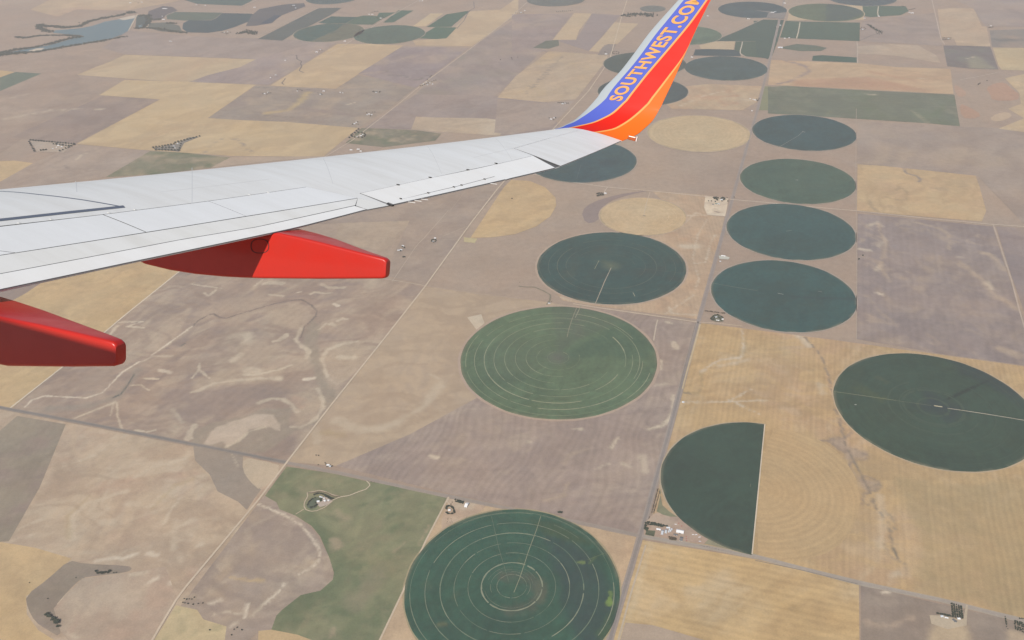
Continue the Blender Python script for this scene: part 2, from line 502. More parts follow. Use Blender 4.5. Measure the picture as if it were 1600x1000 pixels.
# oval access cover outline on the outer fairing's flank
def ring_on_flank(parent):
    V, Fc = [], []
    n = 36
    for i in range(n):
        a = 2 * math.pi * i / n
        for rr in (1.0, 0.90):
            p = on_y(406 + 14.5 * rr * (abs(math.cos(a)) ** .8) * (1 if math.cos(a) > 0 else -1), 384.5 + 11.5 * rr * (abs(math.sin(a)) ** .8) * (1 if math.sin(a) > 0 else -1), Y1 - .002)
            V.append(tuple(p)); V.append((p[0], p[1] + .004, p[2]))
    for i in range(n):
        k = (i + 1) % n
        a, b = 4 * i, 4 * k
        Fc += [(a, b, b + 2, a + 2), (a, a + 1, b + 1, b), (a + 2, b + 2, b + 3, a + 3)]
    return mesh_obj('access_cover', V, Fc, P_SEAL, parent)
ring_on_flank(fair1)

# ---- winglet
Z_T = float(Zs(10.0, Y_T))
TH0, TH1, RB, SPAN = math.atan(.093 + 2 * .0022 * Y_T), math.radians(80), 0.75, 1.98
ARC = RB * (TH1 - TH0)
def spine(u):
    """(y, z, tilt) of the winglet at length u along it."""
    if u < ARC:
        t = TH0 + u / RB
        return Y_T + RB * (math.sin(t) - math.sin(TH0)), Z_T + RB * (math.cos(TH0) - math.cos(t)), t
    y, z, _ = spine(ARC - 1e-9)
    return y + (u - ARC) * math.cos(TH1), z + (u - ARC) * math.sin(TH1), TH1
EDGES = [
    [(840, 203), (868, 198.6), (895, 190), (918, 170), (933, 152.5), (944, 134.6), (961, 122.5), (990, 85), (1015, 50), (1060, 0), (1098, -42), (1150, -99)],
    [(840, 205), (868, 199.2), (893.7, 194.7), (919.7, 178.5), (942.5, 160.6), (952, 147.6), (960.4, 134.6), (973.7, 121), (997.5, 92.5), (1027.5, 50), (1043, 32.5), (1068.7, 0), (1104, -42), (1154, -99)],
    [(850, 208), (900, 200), (926, 194.7), (955.5, 180), (971.7, 163.9), (989.6, 142.7), (1005, 121.9), (1045, 75), (1077.5, 36), (1103, 0), (1127, -35), (1200, -140)],
    [(855, 209), (903.5, 200.8), (929, 195.4), (958.2, 181.2), (974.2, 165.2), (992, 144), (1007.5, 123.2), (1047.4, 76.4), (1079.8, 37.4), (1106, 0), (1129, -35), (1200, -140)],
    [(900, 211), (944, 205), (958.7, 203), (981.5, 189.9), (1004, 170), (1030, 138), (1039, 125.5), (1071, 84), (1080, 72), (1160, -40)],
    [(905, 212), (948, 205.6), (961.5, 204), (984, 191.2), (1006.6, 171.4), (1032.4, 139.4), (1041.4, 126.8), (1073, 84), (1082, 72), (1164, -40)],
    [(960, 215), (980, 212), (996, 208.5), (1019, 190), (1028.6, 173.6), (1040, 151), (1052.5, 125), (1072, 81), (1095, 30), (1110.6, 0), (1128, -35), (1160, -99)],
]
def edge_x(k, y, z):
    xs = np.linspace(7.5, 13.5, 1200)
    q = aproj(np.stack([xs, 0 * xs + y, 0 * xs + z], 1))
    b = np.array(EDGES[k], float)
    g = q[:, 0] - np.interp(-q[:, 1], -b[:, 1], b[:, 0])
    i = np.where((g[:-1] < 0) & (g[1:] >= 0))[0]
    if not len(i): return None
    i = i[0]
    return xs[i] + (xs[1] - xs[0]) * g[i] / (g[i] - g[i + 1])
US = [SPAN_ * 1.0 for SPAN_ in np.concatenate([np.linspace(0, ARC, 16), ARC + (np.linspace(0, 1, 22)[1:]) * (SPAN + .35 - ARC * 0)])]
XE = np.zeros((len(US), 7))
for i, u in enumerate(US):
    y, z, t = spine(u)
    row = [edge_x(k, y, z) for k in range(7)]
    te = row[6] if row[6] is not None else XE[i - 1, 6] + .04
    row[0] = row[0] if row[0] is not None else XE[i - 1, 0]
    for k in range(1, 6):
        v = row[k] if row[k] is not None else te
        row[k] = min(max(v, row[k - 1] + .002), te - .002 * (6 - k))
    row[6] = te
    XE[i] = row
# smooth the sampled edges a little along the height
for _ in range(2):
    XE[1:-1] = .5 * XE[1:-1] + .25 * (XE[:-2] + XE[2:])
NSUB = [3, 5, 1, 4, 1, 4]
def winglet_point(u, x, off):
    y, z, t = spine(u)
    return (x, y - math.sin(t) * off, z + math.cos(t) * off)
def camber(s, c): return float(zu(np.clip(s, 0, 1), .095)) * c * .55
def seat(x, u):
    """Brings the foot of the winglet level with the wing's skin."""
    c0 = XE[0, 6] - XE[0, 0]
    s = float(np.clip((x - XE[0, 0]) / c0, 0, 1))
    x0 = XE[0, 0] + s * c0
    return (float(Zs(x0, Y_T)) - Z_T - camber(s, c0)) * max(0.0, 1 - u / (ARC * .6)) ** 2
def build_winglet():
    V, Fc, MI = [], [], []
    band = []
    for b_, ns in enumerate(NSUB): band += [b_] * ns
    rowlen = sum(NSUB) + 1
    for i, u in enumerate(US):
        xs = []
        for b_, ns in enumerate(NSUB):
            xs += [XE[i, b_] + (XE[i, b_ + 1] - XE[i, b_]) * k / ns for k in range(ns)]
        xs.append(XE[i, 6])
        c = XE[i, 6] - XE[i, 0]
        base = max(0.0, 1 - u / ARC)
        for x in xs:
            s = (x - XE[i, 0]) / c
            V.append(winglet_point(u, x, camber(s, c) + seat(x, u)))
        for x in xs:
            s = (x - XE[i, 0]) / c
            V.append(winglet_point(u, x, -camber(s, c) * .5 - .010 * min(1, s * 20) + seat(x, u)))
    n = len(US)
    a = lambda i, j: i * 2 * rowlen + j
    o = lambda i, j: i * 2 * rowlen + rowlen + j
    mats = [P_METAL, P_BLUE, P_YELLOW, P_RED, P_YELLOW, P_ORANGE, P_GREY]
    for i in range(n - 1):
        for j in range(rowlen - 1):
            Fc.append((a(i, j), a(i, j + 1), a(i + 1, j + 1), a(i + 1, j))); MI.append(band[j])
            Fc.append((o(i, j), o(i + 1, j), o(i + 1, j + 1), o(i, j + 1))); MI.append(band[j] if i > 8 else 6)
        Fc.append((a(i, 0), a(i + 1, 0), o(i + 1, 0), o(i, 0))); MI.append(0)
        Fc.append((a(i, rowlen - 1), o(i, rowlen - 1), o(i + 1, rowlen - 1), a(i + 1, rowlen - 1))); MI.append(5)
    Fc.append(tuple(a(n - 1, j) for j in range(rowlen)) + tuple(o(n - 1, j) for j in range(rowlen - 1, -1, -1))); MI.append(0)
    Fc.append(tuple(a(0, j) for j in range(rowlen - 1, -1, -1)) + tuple(o(0, j) for j in range(rowlen))); MI.append(6)
    return mesh_obj('winglet', V, Fc, mats, airliner, True, MI, 40)
winglet = build_winglet()

def band_point(u, v, lift=0.006):
    """v = 0 at the gold line, 1 at the leading edge strip of the blue band."""
    x = np.interp(u, US, XE[:, 2]) * (1 - v) + np.interp(u, US, XE[:, 1]) * v
    x0, c = np.interp(u, US, XE[:, 0]), np.interp(u, US, XE[:, 6]) - np.interp(u, US, XE[:, 0])
    return winglet_point(u, x, camber((x - x0) / c, c) + lift)
def find_u(px, py):
    us = np.linspace(0.3, US[-1], 500)
    q = aproj(np.array([band_point(u, .5) for u in us]))
    return us[np.argmin((q[:, 1] - py) ** 2 + .2 * (q[:, 0] - px) ** 2)]
def lettering():
    cu = bpy.data.curves.new('lettering', 'FONT')
    cu.body = 'SOUTHWEST.COM'
    cu.size = 1.0
    cu.offset = 0.030
    cu.space_character = 1.10
    cu.resolution_u = 5
    tmp = bpy.data.objects.new('lettering', cu)
    COL.objects.link(tmp)
    dg = bpy.context.evaluated_depsgraph_get()
    me = bpy.data.meshes.new_from_object(tmp.evaluated_get(dg))
    bpy.data.objects.remove(tmp)
    bm = bmesh.new()
    bm.from_mesh(me)
    bmesh.ops.remove_doubles(bm, verts=bm.verts[:], dist=0.004)
    bmesh.ops.dissolve_degenerate(bm, dist=0.001, edges=bm.edges[:])
    bmesh.ops.triangulate(bm, faces=bm.faces[:])
    for _ in range(2):
        long = [e for e in bm.edges if e.calc_length() > .16]
        bmesh.ops.subdivide_edges(bm, edges=long, cuts=1)
        bmesh.ops.triangulate(bm, faces=[f for f in bm.faces if len(f.verts) > 3])
    xs = np.array([v.co.x for v in bm.verts]); ys = np.array([v.co.y for v in bm.verts])
    x0, x1, y1 = xs.min(), xs.max(), ys.max()
    uS, uM = find_u(968, 152), find_u(1087, 2)
    cS, cM = x0 + .32, x1 - .42           # about the middles of S and M
    for v in bm.verts:
        u = uS + (v.co.x - cS) / (cM - cS) * (uM - uS)
        vv = 0.21 + 0.62 * v.co.y / .72
        v.co = band_point(u, vv)
    bm.normal_update()
    me2 = bpy.data.meshes.new('lettering')
    bm.to_mesh(me2); bm.free()
    me2.materials.append(P_YELLOW)
    o = bpy.data.objects.new('lettering', me2)
    COL.objects.link(o)
    o.parent = winglet
    return o
lettering()
# tail position light in the wing tip
tip = np.array([10.60, Y_T + .055, Z_T - .010])
small_box('position_light', tip.tolist(), (.15, .10, .075), P_BROWN, 0.15, tilt=.1)
pl = [o for o in COL.objects if o.name.startswith('position_light')][-1]
small_box('lens', (tip + np.array([.085, .012, -.002])).tolist(), (.018, .10, .085), P_LENS, 0.15, parent=pl, tilt=.1)

# ---- fuselage beside the passenger (throws the shade on the inner fairing)
def fuselage():
    prof = [(-13.2, .02), (-12.9, .35), (-12.2, .85), (-11, 1.32), (-9.6, 1.64), (-8, 1.80), (-7, 1.82), (13, 1.82), (17, 1.80), (19, 1.62), (21, 1.25), (23, .78), (24.4, .38), (24.6, .02)]
    V, Fc = [], []
    L = 48
    for k, (x, r) in enumerate(prof):
        zc = 2.535 + (0 if x < 14 else (x - 14) * .06) - (0 if x > -8 else (-8 - x) * .06)
        for j in range(L):
            a = 2 * math.pi * j / L
            V.append((x, r * math.cos(a), zc + r * 1.03 * math.sin(a)))
    for i in range(len(prof) - 1):
        for j in range(L):
            k = (j + 1) % L
            Fc.append((i * L + j, i * L + k, (i + 1) * L + k, (i + 1) * L + j))
    Fc.append(tuple(range(L)))
    Fc.append(tuple((len(prof) - 1) * L + j for j in range(L))[::-1])
    mesh_obj('fuselage', V, [f[::-1] for f in Fc], P_FUSE, airliner, True, None, 40)
fuselage()

# ==================================================================== the land
TH = math.radians(-18.87)                    # the survey grid's bearing
EAST, NORTH = np.array([math.cos(TH), math.sin(TH)]), np.array([-math.sin(TH), math.cos(TH)])

def quad(ox, oy, s): return lambda *pts: [(ox + x / s, oy + y / s) for x, y in pts]
A1, A2, A3, A4 = quad(0, 0, 4), quad(400, 0, 4), quad(800, 0, 4), quad(1200, 0, 4)
B3, B4 = quad(800, 250, 4), quad(1200, 250, 4)
C1, C2, C3, C4 = quad(0, 500, 4), quad(400, 500, 4), quad(800, 500, 4), quad(1200, 500, 4)
D1, D2, D3, D4 = quad(0, 750, 4), quad(400, 750, 4), quad(800, 750, 4), quad(1200, 750, 4)
E1, E2, E3, E4 = quad(200, 0, 8), quad(400, 0, 8), quad(1040, 0, 8), quad(1400, 0, 8)
Z5, Z6, Z7 = quad(300, 420, 6.154), quad(300, 560, 6.154), quad(1160, 640, 6.667)

# soil and crop colours as they are under a neutral light
MAUVE, MAUVE_D, MAUVE_T = (.304, .225, .167), (.242, .184, .150), (.360, .275, .198)
BROWN, TAN, GOLD, TAN_D = (.378, .284, .190), (.450, .315, .155), (.440, .315, .170), (.335, .245, .125)
PINK, PALE, CREAM = (.385, .258, .180), (.475, .390, .280), (.560, .470, .350)
GRASS, GRASS_D, GREYG = (.196, .196, .108), (.098, .128, .064), (.245, .205, .150)
ORANGE, RUST = (.420, .270, .160), (.370, .205, .125)
CORN, CORN_D, CORN_L, BEAN = (.022, .048, .034), (.018, .036, .036), (.058, .108, .054), (.050, .085, .060)

_soil_cache = {}
def soil(stripes=None, amp=0.05, grain=1.0, crop=False):
    """Ground material: the colour laid down per vertex, with patchy grain and tillage lines.
    stripes: ('line', angle, spacing) or ('ring', x, y, spacing) or ('wave', angle, spacing)."""
    key = (stripes, amp, grain, crop)
    if key in _soil_cache: return _soil_cache[key]
    m, nt, b, _ = new_mat('crop_leaf' if crop else 'field_soil')
    at = nt.nodes.new('ShaderNodeAttribute')
    at.attribute_name = 'tint'
    geo = nt.nodes.new('ShaderNodeNewGeometry')
    pos = geo.outputs['Position']
    n1 = noise_node(nt, pos, 1 / 240, 6, 0.62, 0.6)
    n2 = noise_node(nt, pos, 1 / 34, 4, 0.6)
    n3 = noise_node(nt, pos, 1 / 7, 2, 0.6)
    f = math_node(nt, 'MULTIPLY_ADD', math_node(nt, 'SUBTRACT', n1.outputs[0], 0.5), 0.36 * grain, 1.0)
    f = math_node(nt, 'MULTIPLY_ADD', math_node(nt, 'SUBTRACT', n2.outputs[0], 0.5), 0.34 * grain, f)
    f = math_node(nt, 'MULTIPLY_ADD', math_node(nt, 'SUBTRACT', n3.outputs[0], 0.5), 0.34 * grain, f)
    if stripes:
        sep = nt.nodes.new('ShaderNodeSeparateXYZ')
        nt.links.new(pos, sep.inputs[0])
        X, Y = sep.outputs[0], sep.outputs[1]
        if stripes[0] == 'ring':
            dx = math_node(nt, 'SUBTRACT', X, stripes[1]); dy = math_node(nt, 'SUBTRACT', Y, stripes[2])
            s = math_node(nt, 'SQRT', math_node(nt, 'ADD', math_node(nt, 'MULTIPLY', dx, dx), math_node(nt, 'MULTIPLY', dy, dy)))
            sp_, wob = stripes[3], 6.0
        else:
            a = stripes[1]
            s = math_node(nt, 'ADD', math_node(nt, 'MULTIPLY', X, math.cos(a)), math_node(nt, 'MULTIPLY', Y, math.sin(a)))
            sp_, wob = stripes[2], (160.0 if stripes[0] == 'wave' else 9.0)
        nw = noise_node(nt, pos, 1 / (700 if stripes[0] == 'wave' else 260), 2, 0.5)
        s = math_node(nt, 'ADD', s, math_node(nt, 'MULTIPLY', nw.outputs[0], wob * 2))
        # irregular lines: noise along one axis only
        cb = nt.nodes.new('ShaderNodeCombineXYZ')
        nt.links.new(math_node(nt, 'DIVIDE', s, sp_), cb.inputs[0])
        nl = noise_node(nt, cb.outputs[0], 1.0, 3, 0.7)
        wv = math_node(nt, 'SINE', math_node(nt, 'MULTIPLY', s, 2 * math.pi / sp_))
        k = math_node(nt, 'ADD', math_node(nt, 'MULTIPLY', wv, 0.35), math_node(nt, 'MULTIPLY', math_node(nt, 'SUBTRACT', nl.outputs[0], 0.5), 2.6))
        brk = noise_node(nt, pos, 1 / 150, 3, 0.6)
        k = math_node(nt, 'MULTIPLY', k, math_node(nt, 'ADD', brk.outputs[0], 0.35))
        f = math_node(nt, 'MULTIPLY_ADD', k, amp, f)
    cc = nt.nodes.new('ShaderNodeCombineColor')
    # slight warm/cool drift of the soil
    nh = noise_node(nt, pos, 1 / 420, 4, 0.6)
    h = math_node(nt, 'MULTIPLY', math_node(nt, 'SUBTRACT', nh.outputs[0], 0.5), 0.16 * grain)
    nt.links.new(math_node(nt, 'ADD', f, h), cc.inputs[0])
    nt.links.new(f, cc.inputs[1])
    nt.links.new(math_node(nt, 'SUBTRACT', f, h), cc.inputs[2])
    nt.links.new(mix_color(nt, 1.0, at.outputs['Color'], cc.outputs[0], 'MULTIPLY'), b.inputs['Base Color'])
    b.inputs['Roughness'].default_value = 0.95
    b.inputs['Specular IOR Level'].default_value = 0.05
    _soil_cache[key] = m
    return m

def set_tint(me, cols):
    a = me.attributes.new('tint', 'FLOAT_COLOR', 'POINT')
    c = np.ones((len(me.vertices), 4), dtype=np.float32)
    c[:, :3] = cols
    a.data.foreach_set('color', c.ravel())

def inside(P, poly):
    x, y = P[:, 0], P[:, 1]
    r = np.zeros(len(P), bool)
    n = len(poly)
    for i in range(n):
        x0, y0 = poly[i]; x1, y1 = poly[(i + 1) % n]
        if y0 == y1: continue
        c = (y0 > y) != (y1 > y)
        r ^= c & (x < (x1 - x0) * (y - y0) / (y1 - y0) + x0)
    return r

def dist_line(P, L):
    d = np.full(len(P), 1e9)
    for a, b in zip(L[:-1], L[1:]):
        ab = b - a
        t = np.clip(((P - a) @ ab) / max(ab @ ab, 1e-9), 0, 1)
        d = np.minimum(d, np.linalg.norm(P - a - t[:, None] * ab, axis=1))
    return d

def smooth(e0, e1, v):
    t = np.clip((v - e0) / (e1 - e0), 0, 1)
    return t * t * (3 - 2 * t)

def apply_marks(P, C, marks):
    """marks: (kind, pixel points, colour, width px, softness 0..1, strength)."""
    for mk in marks:
        kind, pts, colr, w, soft, st = mk
        L = GL(pts)
        q = pts[len(pts) // 2]
        wm = w * mpp(*q)
        warp = (fbm(P[:, 0] / 60, P[:, 1] / 60, 5) - .5) * wm * 1.1 + (fbm(P[:, 0] / 18, P[:, 1] / 18, 8, 3) - .5) * min(wm, 30) * .8
        if kind == 'line':
            d = dist_line(P, L) + warp
            k = 1 - smooth(wm * .5 * (1 - soft), wm * .5 * (1 + soft) + 2.5, d)
        else:
            ins = inside(P, L)
            d = dist_line(P, np.vstack([L, L[:1]])) * np.where(ins, -1, 1) + warp
            k = 1 - smooth(-wm * soft - 2, wm * soft + 2, d)
        k = k * st * (.55 + .9 * fbm(P[:, 0] / 45, P[:, 1] / 45, 21))
        k = np.clip(k, 0, 1)[:, None]
        C = C * (1 - k) + np.array(colr) * k
    return C

def apply_vary(P, C, vary):
    """(colour, size, strength, seed) for cloudy patches; a fifth value, an angle, draws them out into
    flowing, banded streaks such as wash and erosion leave."""
    for v in vary:
        colv, sc, st, seed = v[:4]
        if len(v) == 4:
            k = smooth(.42, .72, fbm(P[:, 0] / sc, P[:, 1] / sc, seed, 5))
        else:
            ca, sa = math.cos(v[4]), math.sin(v[4])
            X = (P[:, 0] * ca + P[:, 1] * sa) / (sc * 3.2)
            Y = (-P[:, 0] * sa + P[:, 1] * ca) / sc
            w1, w2 = fbm(X * 1.3, Y * .5, seed + 50, 3), fbm(X * 1.3 + 7, Y * .5, seed + 60, 3)
            r = 1 - np.abs(2 * fbm(X + w1 * 1.2, Y + w2 * 2.6, seed, 4) - 1)
            k = smooth(.74, .97, r) * (.35 + .9 * fbm(P[:, 0] / (sc * 2.2), P[:, 1] / (sc * 2.2), seed + 9, 3))
        k = np.clip(k * st, 0, 1)[:, None]
        C = C * (1 - k) + np.array(colv) * k
    return C

def label_plain(tags): return False

_z = [0.0]
def field(name, poly, colr, z=None, cell=None, marks=(), stripes=None, amp=0.05, grain=1.0, vary=None, round_=0, crop=False, ground=False, **tags):
    """One field as a sheet; poly in pixels of the photograph."""
    Pg = np.array(poly) if ground else GL(poly)
    if round_:
        for _ in range(round_):
            n = np.roll(Pg, -1, 0)
            Pg = np.stack([Pg * .75 + n * .25, Pg * .25 + n * .75], 1).reshape(-1, 2)
    if z is None:
        _z[0] += 0.006
        z = 0.8 + _z[0]
    pts = [Pg]
    if cell:
        out = []
        for a, b in zip(Pg, np.roll(Pg, -1, 0)):
            k = max(1, int(np.linalg.norm(b - a) / cell))
            out += [a + (b - a) * i / k for i in range(k)]
        Pb = np.array(out)
        lo, hi = Pb.min(0), Pb.max(0)
        gx, gy = np.meshgrid(np.arange(lo[0], hi[0], cell), np.arange(lo[1], hi[1], cell))
        I = np.stack([gx.ravel(), gy.ravel()], 1)
        I += (np.random.RandomState(3).rand(*I.shape) - .5) * cell * .5
        I = I[inside(I, Pb)]
        if len(I):
            near = np.ones(len(I), bool)
            cellmap = {}
            for p in Pb: cellmap.setdefault((int(p[0] // cell), int(p[1] // cell)), []).append(p)
            for idx, p in enumerate(I):
                c = (int(p[0] // cell), int(p[1] // cell))
                for dx in (-1, 0, 1):
                    for dy in (-1, 0, 1):
                        for b in cellmap.get((c[0] + dx, c[1] + dy), ()):
                            if (b[0] - p[0]) ** 2 + (b[1] - p[1]) ** 2 < (.45 * cell) ** 2: near[idx] = False
            I = I[near]
        allp = np.vstack([Pb, I])
        nb = len(Pb)
    else:
        allp, nb = Pg, len(Pg)
    cen = Pg.mean(0)
    r = delaunay_2d_cdt([Vector((float(x), float(y))) for x, y in allp - cen], [], [list(range(nb))], 1, 1e-3)
    P = np.array([(v.x, v.y) for v in r[0]]) + cen
    C = np.tile(np.array(colr, float), (len(P), 1))
    if vary:
        C = apply_vary(P, C, vary)
        if not crop and not label_plain(tags):
            sd = int(abs(cen[0]) * 7 + abs(cen[1])) % 997
            s0 = max(90, (cell or 20) * 5)
            C = apply_vary(P, C, [(tuple(np.array(colr) * (1.14, 1.13, 1.10)), s0, .7, sd, TH + (sd % 5) * .5), (tuple(np.array(colr) * (.84, .82, .82)), s0 * 1.3, .65, sd + 5, TH + (sd % 7) * .4)])
    if marks: C = apply_marks(P, C, marks)
    fs = [f if (P[f[1]][0] - P[f[0]][0]) * (P[f[2]][1] - P[f[0]][1]) - (P[f[1]][1] - P[f[0]][1]) * (P[f[2]][0] - P[f[0]][0]) > 0 else f[::-1] for f in r[2]]
    V = np.column_stack([P - cen, np.zeros(len(P))])
    o = mesh_obj(name, V, fs, soil(stripes, amp, grain, crop), loc=(cen[0], cen[1], z))
    set_tint(o.data, C)
    tag(o, tags.get('label'), tags.get('cat'), tags.get('group'), tags.get('kind', None if tags.get('label') else 'structure'))
    return o

def ribbon(name, pts, w, colr, z=1.6, parent=None, kind='structure', ground=False, wob=0.0, closed=False, step=None, mat=None):
    """A road, track or ditch: w metres wide (or one width per point)."""
    L = np.array(pts, float) if ground else GL(pts)
    step = step or 60
    d = np.concatenate([[0], np.cumsum(np.linalg.norm(np.diff(L, axis=0), axis=1))])
    n = max(2, int(d[-1] / step) + 1)
    t = np.linspace(0, d[-1], n)
    p = np.stack([np.interp(t, d, L[:, k]) for k in (0, 1)], 1)
    ws = np.interp(t, d, np.broadcast_to(w, len(L))) if np.ndim(w) else np.full(n, float(w))
    tg = np.gradient(p, axis=0)
    nn = np.stack([-tg[:, 1], tg[:, 0]], 1) / np.maximum(np.linalg.norm(tg, axis=1), 1e-6)[:, None]
    if wob:
        ws = ws * (1 + wob * (fbm(t / 25, t * 0, 3) - .5) * 2)
        p = p + nn * ((fbm(t / 40, t * 0 + 9, 4) - .5) * wob * np.mean(ws))[:, None]
    cen = p.mean(0)
    base = np.zeros(3) if parent is None else np.array(parent.location)
    V = []
    for i in range(n):
        for s in (.5, -.5):
            q = p[i] + nn[i] * ws[i] * s
            V.append((q[0] - (cen[0] if parent is None else base[0]), q[1] - (cen[1] if parent is None else base[1]), 0 if parent is None else z - base[2]))
    Fc = [(2 * i, 2 * i + 1, 2 * i + 3, 2 * i + 2) for i in range(n - 1)]
    o = mesh_obj(name, V, Fc, mat or soil(None, 0, .8), parent, loc=(cen[0], cen[1], z) if parent is None else None)
    set_tint(o.data, np.tile(colr, (len(V), 1)))
    if kind and parent is None: o['kind'] = kind
    return o

# ---- the ground: one sheet to the horizon
def ground():
    xs = np.concatenate([np.linspace(-38000, -9000, 8), np.linspace(-8000, 8000, 40), np.linspace(9000, 38000, 8)])
    ys = np.concatenate([np.linspace(-38000, -3000, 8), np.linspace(0, 16000, 40), np.linspace(18000, 42000, 8)])
    X, Y = np.meshgrid(xs, ys)
    nx, ny = len(xs), len(ys)
    V = np.column_stack([X.ravel(), Y.ravel(), np.zeros(nx * ny)])
    Fc = [(j * nx + i, j * nx + i + 1, (j + 1) * nx + i + 1, (j + 1) * nx + i) for j in range(ny - 1) for i in range(nx - 1)]
    o = mesh_obj('ground', V, Fc, soil(None, 0, 1.1))
    C = np.tile(MAUVE, (len(V), 1))
    k = smooth(.4, .7, fbm(V[:, 0] / 900, V[:, 1] / 900, 2))[:, None] * .5
    set_tint(o.data, C * (1 - k) + np.array(MAUVE_T) * k)
    o['kind'] = 'structure'
ground()

# quarter sections beyond and beside what the photograph shows, so that the pattern of the land goes on
def section_point(i, j): return np.array([0., 0.]) + EAST * (-334 + 804.7 * i) + NORTH * (2430 + 804.7 * j)
rr = random.Random(11)
for i in range(-16, 17):
    for j in range(-6, 22):
        c = section_point(i + .5, j + .5)
        # where the photograph looks, its own fields lie
        q = CW.T @ (np.array([c[0], c[1], 0]) - EYE)
        px, py = (800 + F * q[0] / -q[2], 500 - F * q[1] / -q[2]) if q[2] < 0 else (-9999, 9999)
        if -160 < px < 1760 and -60 < py < 1130: continue
        if rr.random() < .5:
            w, h = rr.choice([(1, 1), (1, 1), (2, 1), (.5, 1), (1, .5)])
            cl = rr.choice([TAN, GOLD, BROWN, MAUVE_D, TAN, MAUVE_T, GRASS])
            field('field', [section_point(i + a, j + b) for a, b in ((0.02, 0.02), (w - .02, .02), (w - .02, h - .02), (.02, h - .02))], cl, z=.3, ground=True)

S = lambda pts, colr=PALE, w=3, soft=.35, st=.8: ('line', pts, colr, w, soft, st)
Bk = lambda pts, colr=PALE, w=4, soft=.5, st=.8: ('area', pts, colr, w, soft, st)
AN = math.atan2(EAST[1], EAST[0])             # stripes running north (they vary along east)
AE = AN + math.pi / 2

